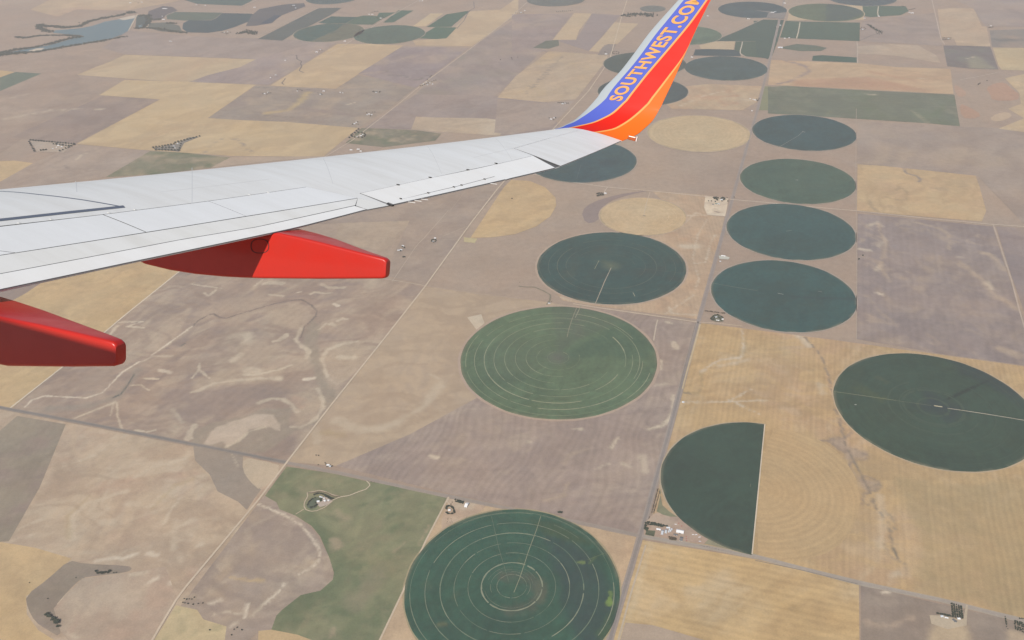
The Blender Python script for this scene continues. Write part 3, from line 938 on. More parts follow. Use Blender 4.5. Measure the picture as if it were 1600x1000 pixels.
# ---------------- near ground, left of the paved road
field('fallow_field', [(20, 640), (275, 428), (330, 385), (400, 395), (500, 416), (580, 432), (665, 447), (448, 722)], MAUVE, cell=7, amp=.08, stripes=('wave', math.radians(-32), 46),
      vary=[(MAUVE_D, 320, .7, 31), (MAUVE_T, 240, .7, 37), ((.41, .32, .225), 210, .85, 71, math.radians(55)), (MAUVE_D, 200, .95, 75, math.radians(58)), ((.42, .335, .235), 330, .6, 79, math.radians(64))], marks=[
    Bk(Z6((-300, 300), (700, 260), (950, 300), (900, 380), (500, 480), (0, 620), (-200, 560)), MAUVE_D, 14, .8, .7),
    Bk(Z5((1150, 480), (1250, 560), (1200, 700), (1240, 900), (1330, 1100), (1450, 1180), (1400, 1260), (1250, 1150), (1160, 950), (1080, 740), (1070, 640)), (.275, .225, .165), 6, .6, .8),
    Bk(Z6((1180, 100), (1300, 190), (1390, 260), (1395, 340), (1260, 620), (1000, 700), (700, 900), (300, 930), (0, 850), (0, 700), (200, 620), (480, 560), (700, 480), (960, 480), (930, 660), (1060, 670), (1220, 560), (1270, 420), (1200, 260)), (.275, .225, .165), 5, .6, .75),
    Bk(Z5((480, 590), (620, 690), (800, 760), (720, 900), (480, 960), (380, 900), (450, 760)), (.385, .298, .208), 9, .9, .75), Bk(Z5((1250, 900), (1320, 780), (1500, 700), (1640, 690), (1640, 900), (1450, 1120), (1330, 1150)), (.385, .298, .208), 9, .9, .7), Bk(Z6((950, 350), (1200, 300), (1270, 430), (1200, 560), (1050, 660), (950, 650), (1000, 500)), (.385, .298, .208), 8, .9, .75), Bk(Z6((0, 210), (420, 90), (900, 90), (850, 215), (300, 265), (0, 335)), (.385, .298, .208), 8, .9, .55), Bk(Z5((700, 400), (980, 340), (1100, 420), (1040, 600), (900, 520), (760, 520)), (.385, .298, .208), 9, .9, .6), Bk(Z5((0, 430), (300, 300), (700, 230), (760, 300), (300, 420), (0, 560)), MAUVE_T, 9, .9, .6),
    S(Z5((700, 140), (870, 145)), PALE, 10, .15, .75), S(Z5((740, 250), (880, 262)), PALE, 6, .2, .75), S(Z5((600, 168), (680, 105)), PALE, 4, .2, .8),
    S(Z5((0, 150), (290, 190)), PALE, 3, .2, .9), S(Z5((120, 235), (160, 260), (230, 205)), PALE, 3.5, .2, .8),
    S(Z5((1250, 155), (1330, 185), (1460, 180)), PALE, 6, .2, .7), S(Z5((1010, 230), (1055, 220)), CREAM, 3, .2, .8),
    S(Z5((1140, 245), (1180, 225), (1290, 240), (1350, 230)), PALE, 3, .2, .8), S(Z5((1370, 340), (1400, 360)), CREAM, 5, .3, .8),
    S(Z5((1220, 585), (1290, 525)), PALE, 3.5, .2, .9), S(Z5((1330, 530), (1370, 545)), PALE, 6, .4, .7), S(Z5((1400, 505), (1440, 480), (1500, 485)), PALE, 4, .2, .9),
    S(Z5((780, 700), (840, 690), (905, 640)), PALE, 6, .2, .85), S(Z5((490, 630), (540, 700)), PALE, 18, .6, .75), S(Z5((400, 880), (460, 830)), PALE, 12, .6, .7),
    S(Z5((520, 950), (620, 800), (640, 720)), MAUVE_T, 34, .8, .8),
    S(Z5((330, 500), (600, 420), (900, 340), (1010, 345), (1090, 390), (1120, 450), (1050, 580)), MAUVE_T, 8, .7, .9), S(Z5((1050, 580), (1000, 680), (1040, 740), (1125, 790), (1105, 860)), PALE, 6, .6, .8),
    S(Z5((0, 560), (60, 500), (170, 440), (210, 435), (270, 470), (330, 475), (560, 405), (800, 335), (1000, 300), (1060, 300), (1150, 350), (1200, 410), (1190, 460), (1080, 560), (1050, 660)), (.13, .105, .09), 1.8, .3, .8),
    Bk(Z6((105, 830), (200, 700), (240, 660), (470, 580), (620, 535), (780, 540), (810, 610), (850, 640), (850, 700), (700, 650), (560, 690), (470, 770), (340, 850), (300, 800), (200, 830)), (.42, .335, .25), 3, .5, .95),
    S(Z6((330, 850), (440, 800), (560, 700), (700, 660)), PALE, 5, .5, .7), S(Z6((500, 155), (600, 160), (820, 115), (960, 65)), PALE, 3.6, .3, .95),
    S(Z6((0, 325), (60, 310), (200, 245), (420, 210), (700, 195), (850, 205)), PALE, 6, .6, .7), S(Z6((540, 110), (640, 120)), PALE, 12, .7, .6), S(Z6((760, 185), (850, 190)), PALE, 8, .6, .7), S(Z6((1080, 205), (1170, 190)), CREAM, 5, .4, .8),
    S(Z6((640, 430), (760, 390), (850, 390), (960, 440), (1010, 510)), PALE, 6, .6, .85), S(Z6((950, 660), (1050, 660), (1180, 590), (1260, 480), (1260, 400), (1200, 290)), PALE, 6, .6, .8),
    S(Z6((1000, 400), (1050, 460)), PINK, 16, .7, .6), S(Z6((70, 50), (70, 110), (0, 190)), PALE, 3, .25, .9), S(Z6((70, 110), (165, 190)), PALE, 3, .25, .9),
    S(Z6((1250, 0), (1280, 100), (1310, 190), (1390, 250)), PALE, 5, .5, .85), S(Z5((1250, 880), (1300, 780), (1450, 720), (1600, 695)), PALE, 5, .6, .8), S(Z5((1420, 850), (1550, 850)), PALE, 9, .7, .8),
    S(Z6((1330, 200), (1440, 335)), MAUVE_T, 12, .7, .8),
    S(C1((155, 545), (200, 500), (280, 475), (340, 478), (540, 488), (640, 455), (700, 395), (760, 330), (870, 262)), CREAM, 2.4, .4, .9), S(C1((950, 220), (1050, 150), (1200, 40)), CREAM, 2.6, .3, .9), S(C1((890, 260), (960, 225), (1080, 225)), PALE, 4, .5, .6),
    S(C1((470, 615), (600, 560), (720, 515)), PALE, 4, .4, .8), S(C1((730, 520), (735, 600), (760, 680)), PALE, 2.2, .3, .9), S(C1((715, 510), (690, 600)), PALE, 2, .3, .6),
    S(C1((300, 560), (560, 540), (740, 480), (860, 320)), (.26, .215, .165), 12, .8, .7),
    S(C1((840, 340), (790, 420), (755, 465), (710, 485)), (.10, .10, .085), 2.2, .5, .9), S(C1((1130, 165), (1155, 148)), (.10, .10, .085), 2, .4, .9), S(C1((900, 365), (990, 370)), PALE, 2.4, .3, .9), S(C1((820, 410), (880, 405), (930, 440)), PALE, 3.4, .3, .85),
    S(C1((1000, 310), (1060, 330)), CREAM, 7, .6, .8), S(C1((845, 690), (920, 700), (970, 688)), PALE, 3.4, .3, .9), S(C1((1180, 740), (1190, 690), (1220, 660)), PALE, 8, .5, .7), S(C1((1080, 560), (1140, 640)), PALE, 5, .8, .5),
    S(C1((740, 15), (890, 10), (800, 40), (900, 50)), PALE, 3.2, .3, .85), S(C1((690, 90), (730, 40)), PALE, 6, .3, .8)])
field('stubble_field', [(-70, 640), (-90, 520), (41, 458), (72, 437), (130, 395), (330, 385), (275, 428), (20, 637)], GOLD, cell=16, vary=[(TAN, 260, .6, 5), (GRASS, 500, .10, 7)], stripes=('line', math.radians(-48), 30), amp=.02)
field('fallow_field', [(41, 458), (72, 437), (110, 400), (-90, 410), (-90, 530)], MAUVE_D)
ribbon('field_margin', [(12, 641), (120, 556), (196, 492), (277, 427), (330, 385)], 9, CREAM, 1.4)
field('stubble_field', [(448, 722), (525, 728), (640, 679), (745, 622), (840, 560), (900, 480), (840, 470), (665, 447)], BROWN, cell=11, vary=[(MAUVE_T, 300, .5, 3)], grain=.6, marks=[
    S(C2((500, 630), (640, 680), (760, 685), (900, 630), (1050, 540), (1150, 400)), PALE, 14, .8, .55), S(C2((380, 680), (380, 760)), PALE, 10, .8, .35), S(C2((420, 700), (520, 720)), TAN_D, 10, .8, .4), S(C2((1090, 340), (1140, 365)), PALE, 3, .5, .5)])
field('fallow_field', [(525, 728), (640, 679), (745, 622), (840, 560), (930, 480), (1088, 505), (1068, 590), (1003, 835), (850, 803), (705, 772)], (.285, .220, .180), cell=10, stripes=('wave', AN, 34), amp=.15, vary=[(MAUVE_T, 260, .6, 15), ((.36, .28, .205), 70, .5, 17, math.radians(60)), (MAUVE_D, 110, .5, 19, math.radians(20))], marks=[
    S(C3((1010, 470), (1010, 590), (940, 660), (850, 685)), PALE, 5, .6, .85), S(C3((620, 800), (660, 740)), PALE, 5, .6, .8), S(C3((820, 850), (830, 940)), PALE, 10, .8, .5), S(C3((500, 940), (600, 900)), PALE, 4, .7, .6), S(C3((690, 900), (740, 920)), PALE, 5, .7, .5),
    S(C3((380, 680), (440, 685)), PALE, 3, .5, .7), S(C3((100, 760), (120, 765)), PALE, 4, .6, .6), S(C3((930, 250), (935, 310)), PALE, 4, .5, .8), S(C3((1010, 140), (1030, 180)), PALE, 7, .4, .8), S(C3((960, 10), (1000, 20)), PALE, 6, .5, .7),
    S(C3((1050, 410), (940, 430), (930, 480), (960, 500)), MAUVE_D, 4, .7, .6), S(C3((900, 410), (960, 400)), PALE, 4, .7, .5), S(C2((1090, 850), (1130, 860)), PALE, 6, .6, .8), S(C3((330, 900), (360, 840), (500, 800)), MAUVE_T, 5, .8, .6), S(D3((200, 130), (320, 100), (350, 20)), MAUVE_T, 4, .7, .7)])
field('bare_patch', [(730, 496), (752, 491), (757, 505), (745, 516)], PALE, z=1.05)

# pasture and ground below the paved cross road, on the left
field('fallow_field', [(0, 640), (448, 727), (235, 1010), (-60, 1010), (-60, 640)], (.385, .292, .200), cell=8, grain=1.0, vary=[(PINK, 210, .9, 41), (PALE, 170, .45, 43), (BROWN, 330, .6, 47), (PALE, 110, .65, 91, math.radians(35)), ((.33, .235, .165), 130, .55, 93, math.radians(30))], marks=[
    S(D1((450, 350), (450, 230), (540, 150), (640, 120), (790, 70)), PALE, 8, .8, .7), S(D1((430, 360), (420, 230), (560, 100)), TAN_D, 7, .9, .35), S(D1((1020, 280), (1070, 180), (1110, 140)), PALE, 4, .7, .8), S(D1((600, 505), (700, 490), (770, 490), (860, 460)), CREAM, 6, .7, .7), S(D1((930, 460), (980, 470)), CREAM, 9, .8, .7),
    S(D1((640, 260), (700, 270)), PALE, 10, .8, .5), S(D1((800, 150), (860, 150)), PALE, 9, .8, .5), S(C1((500, 880), (580, 850)), PALE, 8, .8, .6), S(D1((950, 180), (1100, 30), (1200, 0)), TAN_D, 6, .9, .3), S(D1((1080, 430), (1100, 250)), PALE, 9, .9, .5), S(D1((600, 60), (800, 20)), PINK, 24, .9, .5), S(D1((1240, 410), (1260, 400)), PALE, 6, .8, .5),
    S(C1((1180, 820), (1150, 870), (960, 920), (850, 980)), PALE, 6, .8, .5)])
field('fallow_field', [(-20, 690), (27, 650), (103, 663), (62, 762), (14, 846), (-30, 848)], GREYG, cell=12, vary=[(MAUVE_D, 120, .8, 3)], stripes=('line', AN + .4, 30), amp=.04)
field('fallow_field', [(302, 697), (345, 703), (380, 713), (379, 730), (388, 748), (408, 765), (397, 780), (386, 797), (372, 784), (340, 768), (328, 742), (305, 720)], (.265, .215, .165), cell=10, marks=[S(C1((1450, 840), (1490, 920)), PALE, 2, .4, .6)])
field('stubble_field', [(381, 716), (410, 720), (444, 729), (408, 768), (390, 752), (379, 735)], (.43, .34, .235), round_=1)
field('fallow_field', [(445, 731), (414, 775), (455, 795), (490, 830), (515, 870), (524, 905), (500, 925), (440, 955), (425, 986), (405, 986), (380, 1010), (235, 1010)], (.290, .228, .180), cell=10, vary=[(BROWN, 180, .8, 23), (MAUVE_D, 150, .5, 29), (PALE, 80, .35, 27, math.radians(40))], marks=[
    S(D2((0, 150), (110, 190), (190, 225), (280, 280), (350, 360), (395, 440), (400, 490), (370, 530), (260, 600)), CREAM, 2.2, .5, .8), S(D2((50, 775), (130, 710), (190, 640)), CREAM, 3.2, .4, .9), S(D2((0, 830), (50, 775)), PALE, 2.5, .5, .7), S(D2((0, 625), (50, 630)), GOLD, 6, .7, .8), S(D1((1440, 610), (1600, 635)), GOLD, 3, .7, .8),
    S(D1((1310, 775), (1380, 750)), CREAM, 5, .7, .6), S(D1((1340, 840), (1420, 825), (1500, 840)), PALE, 2, .4, .7), S(D1((1530, 860), (1545, 780)), CREAM, 4, .5, .8), S(D1((1440, 920), (1500, 880)), PALE, 2.5, .5, .6), S(D1((1570, 860), (1600, 820)), PALE, 3, .5, .6)])
field('stubble_field', [(-60, 846), (0, 847), (55, 856), (112, 873), (78, 905), (41, 932), (42, 960), (60, 985), (105, 1012), (-60, 1012)], GOLD, cell=16, vary=[(TAN, 160, .7, 3)])
field('hollow_strip', [(108, 875), (130, 881), (200, 884), (208, 889), (196, 895), (150, 900), (128, 903), (105, 925), (84, 950), (96, 972), (94, 996), (75, 985), (55, 972), (43, 950), (40, 931), (75, 905)], (.235, .190, .140), round_=1, cell=10, vary=[(MAUVE_D, 80, .6, 9)])
field('stubble_field', [(84, 951), (107, 926), (129, 904), (200, 896), (258, 885), (278, 938), (237, 1005), (110, 1005), (94, 985)], (.375, .295, .215), cell=12, vary=[(PINK, 130, .6, 13)], marks=[S(D1((930, 640), (990, 610)), CREAM, 5, .7, .7), S(D1((1060, 650), (1120, 610)), CREAM, 8, .8, .7), S(D1((820, 590), (930, 580)), PALE, 4, .7, .7), S(D1((1130, 680), (1180, 650)), CREAM, 9, .8, .7), S(D1((420, 960), (490, 990)), PALE, 5, .7, .6)])
field('stubble_field', [(275, 946), (308, 953), (318, 968), (354, 979), (350, 1010), (235, 1010)], (.445, .350, .200), cell=14, vary=[(GRASS, 40, .35, 3)])
field('stubble_field', [(403, 1012), (404, 986), (425, 984), (465, 990), (505, 1003), (510, 1012)], GOLD)
tag(field('pasture', [(448, 729), (520, 740), (573, 752), (650, 765), (699, 776), (665, 848), (630, 925), (588, 1012), (500, 1005), (465, 992), (424, 984), (432, 962), (442, 952), (470, 930), (501, 923), (520, 906), (522, 895), (514, 870), (500, 838), (487, 822), (462, 806), (437, 796), (432, 785), (414, 775)], GRASS, cell=10, grain=1.1,
      vary=[((.225, .195, .112), 150, .8, 61), (GRASS_D, 210, .7, 67), ((.235, .20, .12), 50, .5, 63, math.radians(65)), (GRASS_D, 40, .4, 64)], marks=[S(D2((330, 230), (480, 420), (540, 560), (480, 680), (280, 760), (160, 880)), GRASS_D, 30, .9, .6), S(D2((520, 800), (650, 850), (600, 950)), GRASS_D, 24, .9, .5), S(D2((500, 200), (560, 240)), BROWN, 12, .8, .5), S(D2((490, 380), (510, 420)), BROWN, 12, .8, .6), S(D2((130, 20), (260, 90)), GRASS_D, 16, .9, .6), S(D2((1020, 400), (1080, 290)), BROWN, 4, .8, .5), S(D2((860, 450), (960, 370)), BROWN, 3, .8, .4), S(D2((470, 970), (490, 930)), BROWN, 8, .8, .5), S(D2((760, 600), (640, 760)), (.215, .190, .12), 30, .9, .6)],
      label='grey green pasture around the oval farmyard, with a scalloped left edge', cat='pasture'))
# corners around the round field at the bottom
field('stubble_field', [(700, 779), (760, 789), (850, 806), (1000, 840), (966, 980), (955, 1012), (589, 1012), (630, 925), (665, 848)], (.425, .310, .195), cell=16, stripes=('line', AN + .3, 26), amp=.05, vary=[(ORANGE, 150, .6, 3)])

# ---------------- right of the paved road
field('stubble_field', [(1096, 505), (1300, 531), (1610, 574), (1700, 590), (1700, 1000), (1600, 969), (1345, 911), (1176, 868), (1013, 835), (1040, 715)], (.405, .278, .138), cell=11, stripes=('line', AN, 24), amp=.13, vary=[(TAN_D, 420, .6, 3), (ORANGE, 330, .6, 9), ((.47, .36, .23), 120, .4, 13, math.radians(70))], marks=[
    Bk([(1395, 742), (1480, 760), (1700, 735), (1700, 990), (1520, 945), (1430, 925), (1440, 850)], TAN_D, 14, .9, .75),
    S(C4((0, 80), (180, 90), (340, 110), (600, 150)), ORANGE, 9, .8, .5),
    S(C3((1440, 60), (1450, 180), (1430, 235), (1300, 250), (1230, 290), (1180, 330)), PALE, 3.5, .6, .8), S(C3((1180, 330), (1190, 420), (1160, 460), (1060, 450)), TAN_D, 3, .6, .7), S(C3((1050, 515), (1350, 510), (1600, 500)), PALE, 2.6, .5, .8), S(C3((1350, 510), (1500, 430)), PALE, 2, .5, .8), S(C3((1400, 520), (1550, 590)), PALE, 2, .5, .8), S(C3((1300, 290), (1480, 250)), PALE, 6, .8, .5),
    S(C3((1060, 455), (1125, 462)), (.16, .14, .10), 1.8, .4, .8), S(C3((1450, 110), (1470, 180), (1420, 220)), TAN_D, 5, .8, .5),
    S(C4((170, 90), (230, 130), (250, 160)), PALE, 8, .8, .7), S(C4((320, 400), (340, 460)), PALE, 7, .8, .5), S(C4((370, 350), (420, 480)), ORANGE, 6, .8, .6),
    Bk(Z7((900, 320), (1060, 280), (1130, 400), (1290, 440), (1290, 510), (1150, 520), (1100, 600), (1250, 720), (1440, 760), (1430, 830), (1300, 870), (1150, 640), (1060, 460)), (.31, .235, .175), 5, .8, .7),
    S(Z7((700, 330), (900, 322), (1000, 290), (1060, 310), (1150, 230)), (.24, .18, .13), 3, .7, .75), S(Z7((900, 330), (1050, 450), (1120, 405), (1200, 420), (1300, 480), (1280, 520), (1150, 525), (1110, 590)), (.24, .18, .13), 3, .7, .75), S(Z7((1280, 690), (1400, 740), (1450, 780), (1380, 850), (1260, 880), (1250, 990)), (.24, .18, .13), 3, .7, .75),
    S(C4((230, 110), (330, 220), (380, 350), (400, 440), (450, 600), (480, 740)), (.21, .165, .12), 1.7, .6, .85), S(Z7((970, 0), (1040, 250), (1080, 390), (1150, 520), (1240, 690), (1330, 850), (1360, 1000)), (.19, .15, .11), 1.7, .6, .85),
    S(D4((620, 60), (700, 20), (710, 50), (600, 95), (600, 150), (640, 165)), (.24, .19, .13), 2.4, .6, .7), S(D4((640, 90), (680, 180), (750, 270), (775, 400), (805, 485)), (.17, .14, .10), 1.9, .6, .9), S(D4((720, 190), (790, 250), (790, 300), (770, 330)), (.24, .19, .13), 3, .6, .7), S(D4((725, 400), (760, 480), (860, 530), (880, 570)), (.27, .205, .14), 3, .7, .6), S(D4((760, 600), (820, 580)), PALE, 6, .8, .5), S(D4((700, 100), (720, 300), (700, 420)), PALE, 10, .9, .4)])
field('stubble_field', [(1196, 668), (1250, 675), (1300, 697), (1333, 735), (1345, 775), (1338, 815), (1318, 848), (1285, 868), (1245, 875), (1205, 872), (1178, 866)], (.412, .285, .145), cell=14, round_=1, stripes=('ring', *G(1186, 764), 26), amp=.12)
field('stubble_field', [(1004, 844), (1100, 860), (1180, 874), (1342, 913), (1343, 1030), (950, 1030), (975, 935)], (.445, .308, .148), cell=14, stripes=('line', AE, 30), amp=.15, vary=[((.47, .36, .22), 240, .7, 5)], marks=[S([(1017, 848), (990, 940), (970, 1010)], (.50, .40, .25), 8, .8, .5)])
field('fallow_field', [(977, 973), (1020, 977), (1110, 1003), (1120, 1030), (960, 1030)], MAUVE_T)
field('fallow_field', [(1345, 914), (1470, 944), (1600, 973), (1700, 995), (1700, 1050), (1345, 1050)], (.250, .200, .155), cell=12, stripes=('line', AN, 30), amp=.05, vary=[(MAUVE_D, 120, .7, 4)], marks=[Bk([(1460, 972), (1510, 978), (1525, 1020), (1445, 1020)], (.40, .31, .20), 8, .8, .9), Bk([(1575, 985), (1620, 995), (1620, 1020), (1570, 1015)], (.42, .32, .21), 8, .6, .9), S(D4((600, 890), (760, 920), (900, 860)), MAUVE_T, 6, .8, .7), S(D4((720, 700), (760, 700)), CREAM, 4, .6, .8)])
field('fallow_field', [(1340, 334), (1460, 345), (1551, 354), (1575, 430), (1605, 515), (1700, 590), (1600, 571), (1470, 553), (1339, 530)], (.235, .190, .172), cell=16, stripes=('line', AN, 36), amp=.10, vary=[(MAUVE, 420, .7, 3), (MAUVE_T, 90, .6, 5, math.radians(-60)), ((.21, .168, .145), 200, .5, 8)], marks=[
    S(B4((570, 555), (640, 565)), CREAM, 6, .6, .7), S(B4((630, 410), (690, 390), (700, 410)), PALE, 7, .8, .6), S(B4((690, 540), (740, 500)), PALE, 6, .8, .4), S(B4((670, 690), (700, 660)), PALE, 6, .7, .7), S(B4((680, 830), (710, 840)), CREAM, 5, .7, .7), S(B4((690, 400), (700, 450), (740, 520), (720, 600), (700, 660), (760, 760)), MAUVE_T, 5, .8, .8), S(B4((920, 390), (1080, 430), (1130, 470), (1130, 560)), MAUVE_T, 4, .8, .7), S(B4((1340, 580), (1400, 600), (1480, 690)), MAUVE_T, 8, .8, .8), S(B4((1200, 640), (1350, 760), (1400, 830), (1560, 930)), MAUVE_T, 10, .9, .8), S(B4((1370, 760), (1390, 800)), PALE, 7, .8, .6), S(B4((1170, 605), (1210, 610)), PALE, 4, .7, .6), S(C4((1450, 180), (1560, 220)), MAUVE_T, 14, .9, .8)])
field('fallow_field', [(1556, 354), (1700, 362), (1700, 590), (1610, 515), (1580, 430)], (.230, .185, .170), cell=24, stripes=('line', AN, 36), amp=.05, vary=[(MAUVE, 300, .8, 3)])
field('stubble_field', [(1340, 257), (1405, 261), (1412, 264), (1428, 262), (1524, 274), (1530, 290), (1541, 330), (1534, 346), (1400, 335), (1339, 329)], (.420, .300, .165), cell=16, round_=0, vary=[((.44, .335, .19), 200, .6, 3), (ORANGE, 180, .5, 8)], marks=[
    S(B4((850, 60), (870, 85), (930, 100), (955, 120), (930, 145)), (.20, .17, .15), 2.6, .4, .9), S(B4((730, 230), (830, 255), (870, 240), (870, 200), (830, 165), (800, 190)), (.31, .225, .13), 4, .7, .7), S(B4((640, 250), (640, 280), (680, 320)), (.29, .215, .13), 3.4, .6, .7), S(B4((1060, 180), (1110, 185)), (.34, .25, .15), 10, .9, .6), S(B4((1190, 170), (1260, 160)), (.34, .25, .15), 3, .7, .6)])
# quarter with the two upper round fields, between the section roads
field('stubble_field', [(1018, 298), (1102, 305), (1104, 336), (1132, 339), (1117, 410), (1089, 499), (930, 478), (880, 470), (858, 448), (1000, 380), (1065, 340)], (.395, .285, .185), cell=11, stripes=('line', AN + .25, 22), amp=.10, vary=[(ORANGE, 160, .7, 5)], marks=[
    S(B3((870, 470), (1050, 420), (1150, 330), (1220, 350)), PALE, 2, .5, .8), S(B3((1050, 350), (1210, 345)), PALE, 2.4, .6, .8), S(B3((1070, 540), (1150, 540)), PALE, 14, .9, .8), S(B3((1220, 370), (1160, 470), (1130, 620), (1170, 740), (1130, 850), (960, 960)), PALE, 2, .5, .7), S(B3((1130, 650), (1210, 640), (1240, 520), (1270, 470)), PALE, 2, .5, .8), S(B3((980, 920), (1000, 960), (1160, 970)), PALE, 4, .7, .7), S(B3((310, 860), (430, 900), (560, 925)), PALE, 5, .7, .6)])
field('fallow_field', [(1000, 299), (1014, 298), (985, 304), (950, 315), (940, 330), (934, 346), (915, 350), (908, 330), (925, 316), (965, 304)], (.235, .180, .155), round_=1)
field('feedlot_yard', [(1102, 306), (1138, 310), (1136, 325), (1133, 338), (1105, 336), (1100, 324)], CREAM, z=1.15, cell=7, vary=[(PALE, 40, .8, 3), (MAUVE_T, 30, .4, 8)])

# ---------------- beyond the wing
def far(name, pts, colr, cell=None, **k): return field(name, pts, colr, cell=cell, **k)
far('fallow_field', A1((0, 380), (640, 300), (800, 340), (480, 465), (630, 590), (240, 800), (0, 960)), MAUVE, 40, vary=[(MAUVE_T, 500, .8, 3), (MAUVE_D, 400, .4, 5)], marks=[S(A1((0, 750), (320, 690), (520, 685), (700, 660)), PALE, 5, .8, .5), S(A1((30, 620), (160, 590)), PALE, 5, .8, .5), S(A1((0, 370), (150, 360)), TAN, 5, .7, .6)])
far('stubble_field', A1((780, 342), (1600, 372), (1500, 420), (1300, 470), (1180, 515), (830, 495), (480, 468), (610, 415), (690, 385)), (.425, .325, .20), 40, vary=[(ORANGE, 400, .5, 3)], grain=.6)
far('stubble_field', A1((780, 500), (1180, 512), (1600, 530), (1300, 738), (1520, 752), (1780, 760), (2240, 800), (2020, 980), (1440, 975), (860, 935), (480, 900), (1000, 622), (620, 595)), (.440, .330, .190), 30, grain=.6, vary=[(TAN, 360, .6, 7), (GOLD, 500, .5, 9)], marks=[S(A1((1280, 955), (1330, 900), (1400, 865), (1480, 870), (1520, 900), (1520, 930), (1600, 950)), (.24, .19, .15), 1.6, .5, .8), S(A1((830, 900), (1100, 800), (1500, 760)), (.40, .27, .15), 8, .9, .4)])
far('fallow_field', A1((640, 600), (1000, 622), (470, 898), (60, 862)), MAUVE_D, 40, vary=[(MAUVE, 400, .7, 3)], marks=[S(A1((460, 680), (640, 685)), PALE, 2.5, .6, .7), S(A1((850, 670), (940, 640)), MAUVE_T, 4, .8, .6)])
far('grass_field', A1((0, 485), (100, 450), (260, 460), (0, 570)), (.10, .13, .09), label='green irrigated strip cut by the left frame edge below the lake', cat='crop field')
far('stubble_field', A1((0, 440), (90, 450), (0, 485)), TAN)
far('stubble_field', A1((190, 60), (310, 0), (1300, -60), (1100, 10), (800, 65), (480, 60), (360, 105)), (.43, .32, .20), 60, vary=[(PINK, 500, .8, 4)])
far('stubble_field', [(0, 252), (22, 251), (52, 255), (0, 290)], GOLD)
far('fallow_field', [(-10, 290), (52, 255), (118, 226), (215, 234), (250, 237), (165, 277), (40, 292), (-10, 300)], (.315, .245, .19), 24, vary=[(MAUVE, 200, .7, 3)], marks=[S(A1((480, 1000), (500, 970), (620, 940)), PALE, 2, .5, .7), S([(100, 257), (104, 264), (106, 262)], (.2, .16, .13), 1, .4, .8)])
far('pasture', [(165, 277), (235, 236), (290, 239), (360, 246), (330, 262), (250, 272)], (.165, .16, .10), 22, vary=[(GRASS_D, 90, .8, 3), (BROWN, 110, .6, 5)], label='mottled green pasture just behind the wing root beyond the pointed grove', cat='pasture')
far('fallow_field', [(360, 246), (330, 262), (440, 250), (505, 247), (510, 244)], MAUVE_T)
far('stubble_field', A2((510, 275), (720, 275), (920, 285), (740, 400), (600, 490), (500, 555), (290, 550), (90, 535)), (.450, .330, .195), 30, grain=.6, vary=[(GOLD, 300, .7, 3), ((.42, .30, .18), 250, .6, 5)])
far('fallow_field', A2((20, 300), (240, 255), (500, 270), (300, 400), (80, 530), (0, 528), (-420, 513), (-300, 470), (-100, 420), (0, 372)), (.275, .215, .19), 40, vary=[(MAUVE_T, 300, .8, 3)])
far('fallow_field', A2((0, 536), (500, 555), (640, 470), (1010, 540), (830, 680), (640, 800), (180, 762), (-80, 752), (-300, 738)), (.265, .215, .170), 26, vary=[(MAUVE_D, 260, .7, 3), (BROWN, 200, .6, 5)], marks=[S(A2((60, 710), (200, 690), (280, 640), (320, 580)), (.42, .31, .15), 10, .8, .8), S(A2((60, 720), (230, 735)), (.17, .14, .11), 3, .6, .7), S(A2((0, 545), (330, 560)), (.16, .14, .12), 1.6, .5, .7), S(A2((320, 680), (600, 720)), MAUVE_D, 12, .8, .8), S(A2((560, 660), (620, 640)), PALE, 2, .6, .7), S(A2((800, 540), (920, 530)), (.20, .165, .14), 2.4, .6, .8), S(A2((850, 495), (910, 500)), (.22, .18, .15), 5, .8, .7)])
far('fallow_field', A2((640, 460), (920, 290), (1330, 300), (1080, 490), (1000, 550)), (.255, .200, .185), 30, vary=[(MAUVE_T, 300, .6, 3)], marks=[S(A2((820, 440), (820, 470), (930, 475), (960, 500), (1030, 500), (1050, 475), (1280, 455)), (.15, .13, .11), 1.8, .5, .85), S(A2((640, 465), (820, 445)), MAUVE_T, 3, .8, .8)])
far('stubble_field', A2((980, 255), (1180, 240), (1340, 70), (1530, 60), (1640, -20), (1640, 80), (1350, 290), (1000, 285)), (.435, .325, .20), 40, grain=.6, vary=[(ORANGE, 300, .4, 5)])
far('stubble_field', A2((980, 165), (1090, 85), (1170, 85), (1060, 165)), (.46, .35, .21))
far('fallow_field', A2((1360, 290), (1600, 130), (1800, 140), (1780, 330), (1500, 600), (1000, 590), (1100, 480)), (.265, .210, .182), 40, vary=[(MAUVE_T, 400, .7, 8), (GRASS, 300, .25, 4)], marks=[S(A2((1380, 410), (1400, 430), (1390, 440)), (.17, .14, .12), 1.6, .5, .7)])
far('fallow_field', A2((1000, 590), (1500, 600), (1800, 600), (1900, 800), (1700, 850), (1400, 840), (960, 810), (680, 800), (840, 690)), (.270, .212, .180), 30, vary=[(MAUVE_D, 300, .4, 3)])
far('stubble_field', A2((1000, 730), (1130, 735), (1440, 740), (1600, 760), (1520, 850), (970, 810)), (.39, .30, .205), 22, vary=[(PALE, 120, .5, 3)], marks=[S(A2((1440, 750), (1560, 755)), PALE, 4, .6, .9)])
far('pasture', A2((660, 800), (1000, 815), (1160, 835), (1120, 880), (800, 920), (560, 895)), (.165, .155, .105), 20, vary=[(GRASS_D, 120, .7, 3), (BROWN, 90, .7, 6)], label='dull green rough pasture between the roadside grove and the wing leading edge', cat='pasture')
far('fallow_field', A2((540, 900), (800, 920), (700, 960), (440, 985)), (.32, .24, .18))
